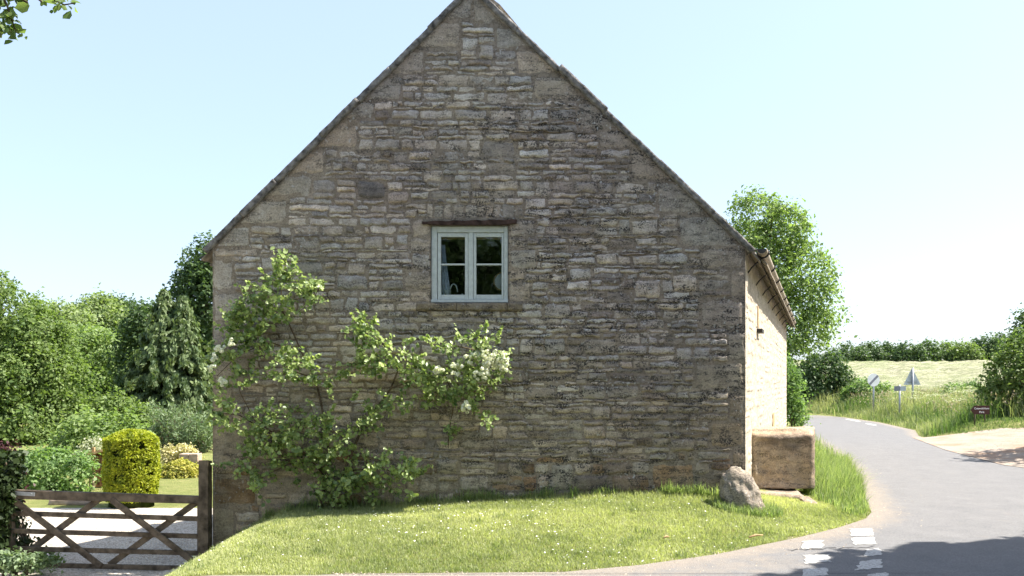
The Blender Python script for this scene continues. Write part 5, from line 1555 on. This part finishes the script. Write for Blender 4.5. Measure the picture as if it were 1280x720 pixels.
m = MB(); m.bar((sx - .2, Y + .05, zb + .12), (sx + .2, Y + .05, zb + .12), .02, .04); m.build('rail', MT['galv'], s2)
m = MB(); m.tube([(sx, Y, hz(sx, Y) - .2), (sx, Y, zt + .06)], .042, 10); m.build('post', MT['galv'], s2, True)
Y = 34
sx = wx(1124.5, Y); z0, z1 = wz(488.6, Y), wz(482.6, Y)
s3 = thing('finger_post', 'small two-armed pointer sign on a thin grey post in the verge', 'signpost', (sx, Y, hz(sx, Y)))
m = MB(); m.tube([(sx, Y, hz(sx, Y) - .2), (sx, Y, z1 + .05)], .035, 10); m.build('post', MT['galv'], s3, True)
m = MB(); xl = wx(1117, Y); m.hexa([(xl, Y - .06, z0), (sx, Y - .05, z0), (sx, Y - .035, z0), (xl, Y - .045, z0), (xl, Y - .06, z1), (sx, Y - .05, z1), (sx, Y - .035, z1), (xl, Y - .045, z1)]); m.build('sign_arm', MT['sign_black'], s3)
m = MB(); xl = wx(1131.5, Y); m.hexa([(sx, Y - .05, z0), (xl, Y - .06, z0), (xl, Y - .045, z0), (sx, Y - .035, z0), (sx, Y - .05, z1), (xl, Y - .06, z1), (xl, Y - .045, z1), (sx, Y - .035, z1)]); m.build('sign_arm', MT['sign_grey'], s3)
Y = 25.2
x0, xp, x1 = wx(1213.5, Y), wx(1218, Y), wx(1237, Y); z0, z1 = wz(518, Y), wz(507, Y)
s4 = thing('direction_sign', 'brown arrow-shaped direction sign with white lettering on two short posts', 'direction sign', (xp, Y, hz(xp, Y)))
m = MB(); zm = (z0 + z1) / 2
pf = [(x0, zm), (xp, z0), (x1, z0), (x1, z1), (xp, z1)]
m.add([(a, Y, b) for a, b in pf] + [(a, Y + .02, b) for a, b in pf], [(0, 1, 2, 3, 4), (9, 8, 7, 6, 5)] + [(i, i + 5, (i + 1) % 5 + 5, (i + 1) % 5) for i in range(5)])
pl_ = m.build('sign_plate', MT['sign_brown'], s4)
for txt, zz_ in (('Cotswold Farm', zm + .045), ('Park', zm - .065)):
    cu_ = bpy.data.curves.new('lettering', 'FONT'); cu_.body = txt; cu_.size = .085; cu_.align_x = 'CENTER'; cu_.align_y = 'CENTER'; cu_.extrude = .001; cu_.offset = .0012
    if txt.startswith('C'): cu_.size = .072
    tmp = bpy.data.objects.new('lettering_curve', cu_); C.objects.link(tmp); bpy.context.view_layer.update()
    lm = bpy.data.meshes.new_from_object(tmp.evaluated_get(bpy.context.evaluated_depsgraph_get())); bpy.data.objects.remove(tmp)
    lm.transform(Matrix.Translation(((xp + x1) / 2 - .01, Y - .003, zz_)) @ Matrix.Rotation(math.pi / 2, 4, 'X'))
    lm.materials.clear(); link('lettering', lm, MT['sign_white'], pl_)
for px in (1219.5, 1232):
    xx = wx(px, Y); m = MB(); m.tube([(xx, Y + .05, hz(xx, Y) - .15), (xx, Y + .05, z1 - .03)], .022, 8); m.build('post', MT['gate_wood'], s4, True)

# ------------------------------------------------------------------ out of the frame: what throws the shadows and the reflections
tree('overhanging_tree', 'tree leaning in at the top left with only a leafy branch tip showing', 'tree', (-6.6, 5.2, hz(-6.6, 5.2) - .05),
     [(-5.6, 5.8, 5.6, 1.3, 1.1, .8), (-4.9, 6.0, 5.15, .7, .6, .45), (-6.8, 5.2, 6.2, 1.4, 1.2, .9)], MT['maple_leaf'], 170, 26, .12, .075, .16, seed=60)
br = thing('leafy_branch', 'leafy branch tip hanging into the top left corner against the sky', 'branch', (-4.6, 6.0, 4.95))
m = MB(); P = []; A = []
for path in ([(-30, -60), (-5, -20), (8, 5), (15, 25), (20, 40), (28, 45)], [(-10, -30), (30, -12), (60, -4), (80, 6), (92, 4)], [(-20, -10), (-5, 15), (2, 35), (0, 45)], [(0, -30), (20, -5), (34, 3)], [(20, -22), (42, -6), (52, 2)]):
    pts = [wp(-60, -90, 6.0)] + [wp(a, b, 6.0 + .25 * rng.normal() * .3) for a, b in path]
    m.tube(pts, [max(.002, .013 - .0018 * i) for i in range(len(pts))], 5)
    for i in range(len(pts) - 1):
        for _ in range(16 if path[0][0] < -5 and i < 4 else 7):
            f = rng.random(); p = pts[i].lerp(pts[i + 1], f) + Vector((rng.normal(), rng.normal(), rng.normal())) * .035
            P.append(p[:]); A.append((rng.normal(), rng.normal(), -.5))
m.build('stems', MT['stem'], br, True)
foliage('leaves', [leaves(np.array(P), .068, .75, .2, None, .3, .2, axis=np.array(A), near=True)], MT['maple_leaf'], br)

tree('unseen_shade_tree', 'dense unseen tree shaped to shade the road from beyond the right edge', 'tree', (10.6, 3.0, -.05),  # unseen tree, crown shaped to throw the foreground shadow
     [(10.5, 3.4, 5.6, 5.5, 5.35, 2.0), (10.5, 3.4, 5.6, 4.2, 4.0, 1.4), (11.5, 2.5, 6.6, 3.2, 3.2, 1.8)], MT['dark_leaf'], 5200, 22, .17, .42, .35, seed=61, shell=.3)
tree('unseen_shade_tree', 'small tree beyond the right edge shading the farm lane', 'tree', (15.4, 16.6, .2),
     [(14.9, 17.2, 4.0, 2.2, 1.9, 1.3), (13.9, 14.5, 3.6, 1.5, .8, .8)], MT['dark_leaf'], 150, 30, .35, .26, .18, seed=62)
for i, (x, y, hgt, lab) in enumerate(((-6.5, -9.5, 7.6, 'left one of the three trees across the lane mirrored in the window'), (-2.0, -9.0, 8.2, 'middle one of the three trees across the lane mirrored in the window'),
                                      (2.6, -9.6, 7.8, 'right one of the three trees across the lane mirrored in the window'))):
    tree('lane_tree', lab, 'tree', (x, y, -.05), [(x, y, hgt * .76, 2.6, 2.0, hgt * .24), (x - 1.2, y, hgt * .5, 2.4, 1.8, hgt * .3), (x + 1.2, y, hgt * .48, 2.4, 1.8, hgt * .3), (x, y + .6, hgt * .2, 3, 1.6, hgt * .22)],
         MT['dark_leaf'], 340, 40, .42, .30, .2, group='trees across the lane', seed=70 + i, shell=.7)

# ------------------------------------------------------------------ light, sky, camera
EL, AZI = math.radians(54), math.radians(3.2)
sd = Vector((math.cos(EL) * math.cos(AZI), math.cos(EL) * math.sin(AZI), math.sin(EL)))
su = bpy.data.lights.new('sun', 'SUN'); su.energy = 4.6; su.angle = math.radians(.53); su.color = (1.0, .95, .86)
so = bpy.data.objects.new('sun', su); C.objects.link(so); so.rotation_euler = sd.to_track_quat('Z', 'Y').to_euler(); so.location = (30, 5, 40)
w = bpy.data.worlds.new('World'); S.world = w; w.use_nodes = True
nt = w.node_tree; nt.nodes.clear()
sk = nt.nodes.new('ShaderNodeTexSky'); sk.sky_type = 'NISHITA'; sk.sun_disc = False; sk.sun_elevation = EL; sk.sun_rotation = math.pi / 2 - AZI
sk.altitude = 100; sk.air_density = 1.0; sk.dust_density = 2.0; sk.ozone_density = 1.0
bg = nt.nodes.new('ShaderNodeBackground'); bg.inputs[1].default_value = .135
wo = nt.nodes.new('ShaderNodeOutputWorld'); hz_ = nt.nodes.new('ShaderNodeMix'); hz_.data_type = 'RGBA'; hz_.inputs[0].default_value = .62; hz_.inputs[7].default_value = (1.74, 2.12, 2.72, 1)
nt.links.new(sk.outputs[0], hz_.inputs[6]); nt.links.new(hz_.outputs[2], bg.inputs[0]); nt.links.new(bg.outputs[0], wo.inputs[0])

cam = bpy.data.cameras.new('camera'); co = bpy.data.objects.new('camera', cam); C.objects.link(co)
co.location = (0, 0, EYE); co.rotation_euler = (math.pi / 2, 0, 0)
cam.sensor_width = 36; cam.lens = F / 1280 * 36; cam.shift_y = (HZ - 360) / 1280; cam.clip_start = .05; cam.clip_end = 3000
S.camera = co
S.view_settings.view_transform = 'Standard'; S.view_settings.look = 'None'; S.view_settings.exposure = 1.58; S.view_settings.gamma = 1
S.view_settings.use_curve_mapping = False
S.render.engine = 'CYCLES'
cy = S.cycles; cy.max_bounces = 6; cy.diffuse_bounces = 3; cy.glossy_bounces = 3; cy.transmission_bounces = 4; cy.transparent_max_bounces = 8
cy.use_denoising = True; cy.use_adaptive_sampling = True; cy.adaptive_threshold = .02; cy.caustics_reflective = False; cy.caustics_refractive = False
S.render.film_transparent = False
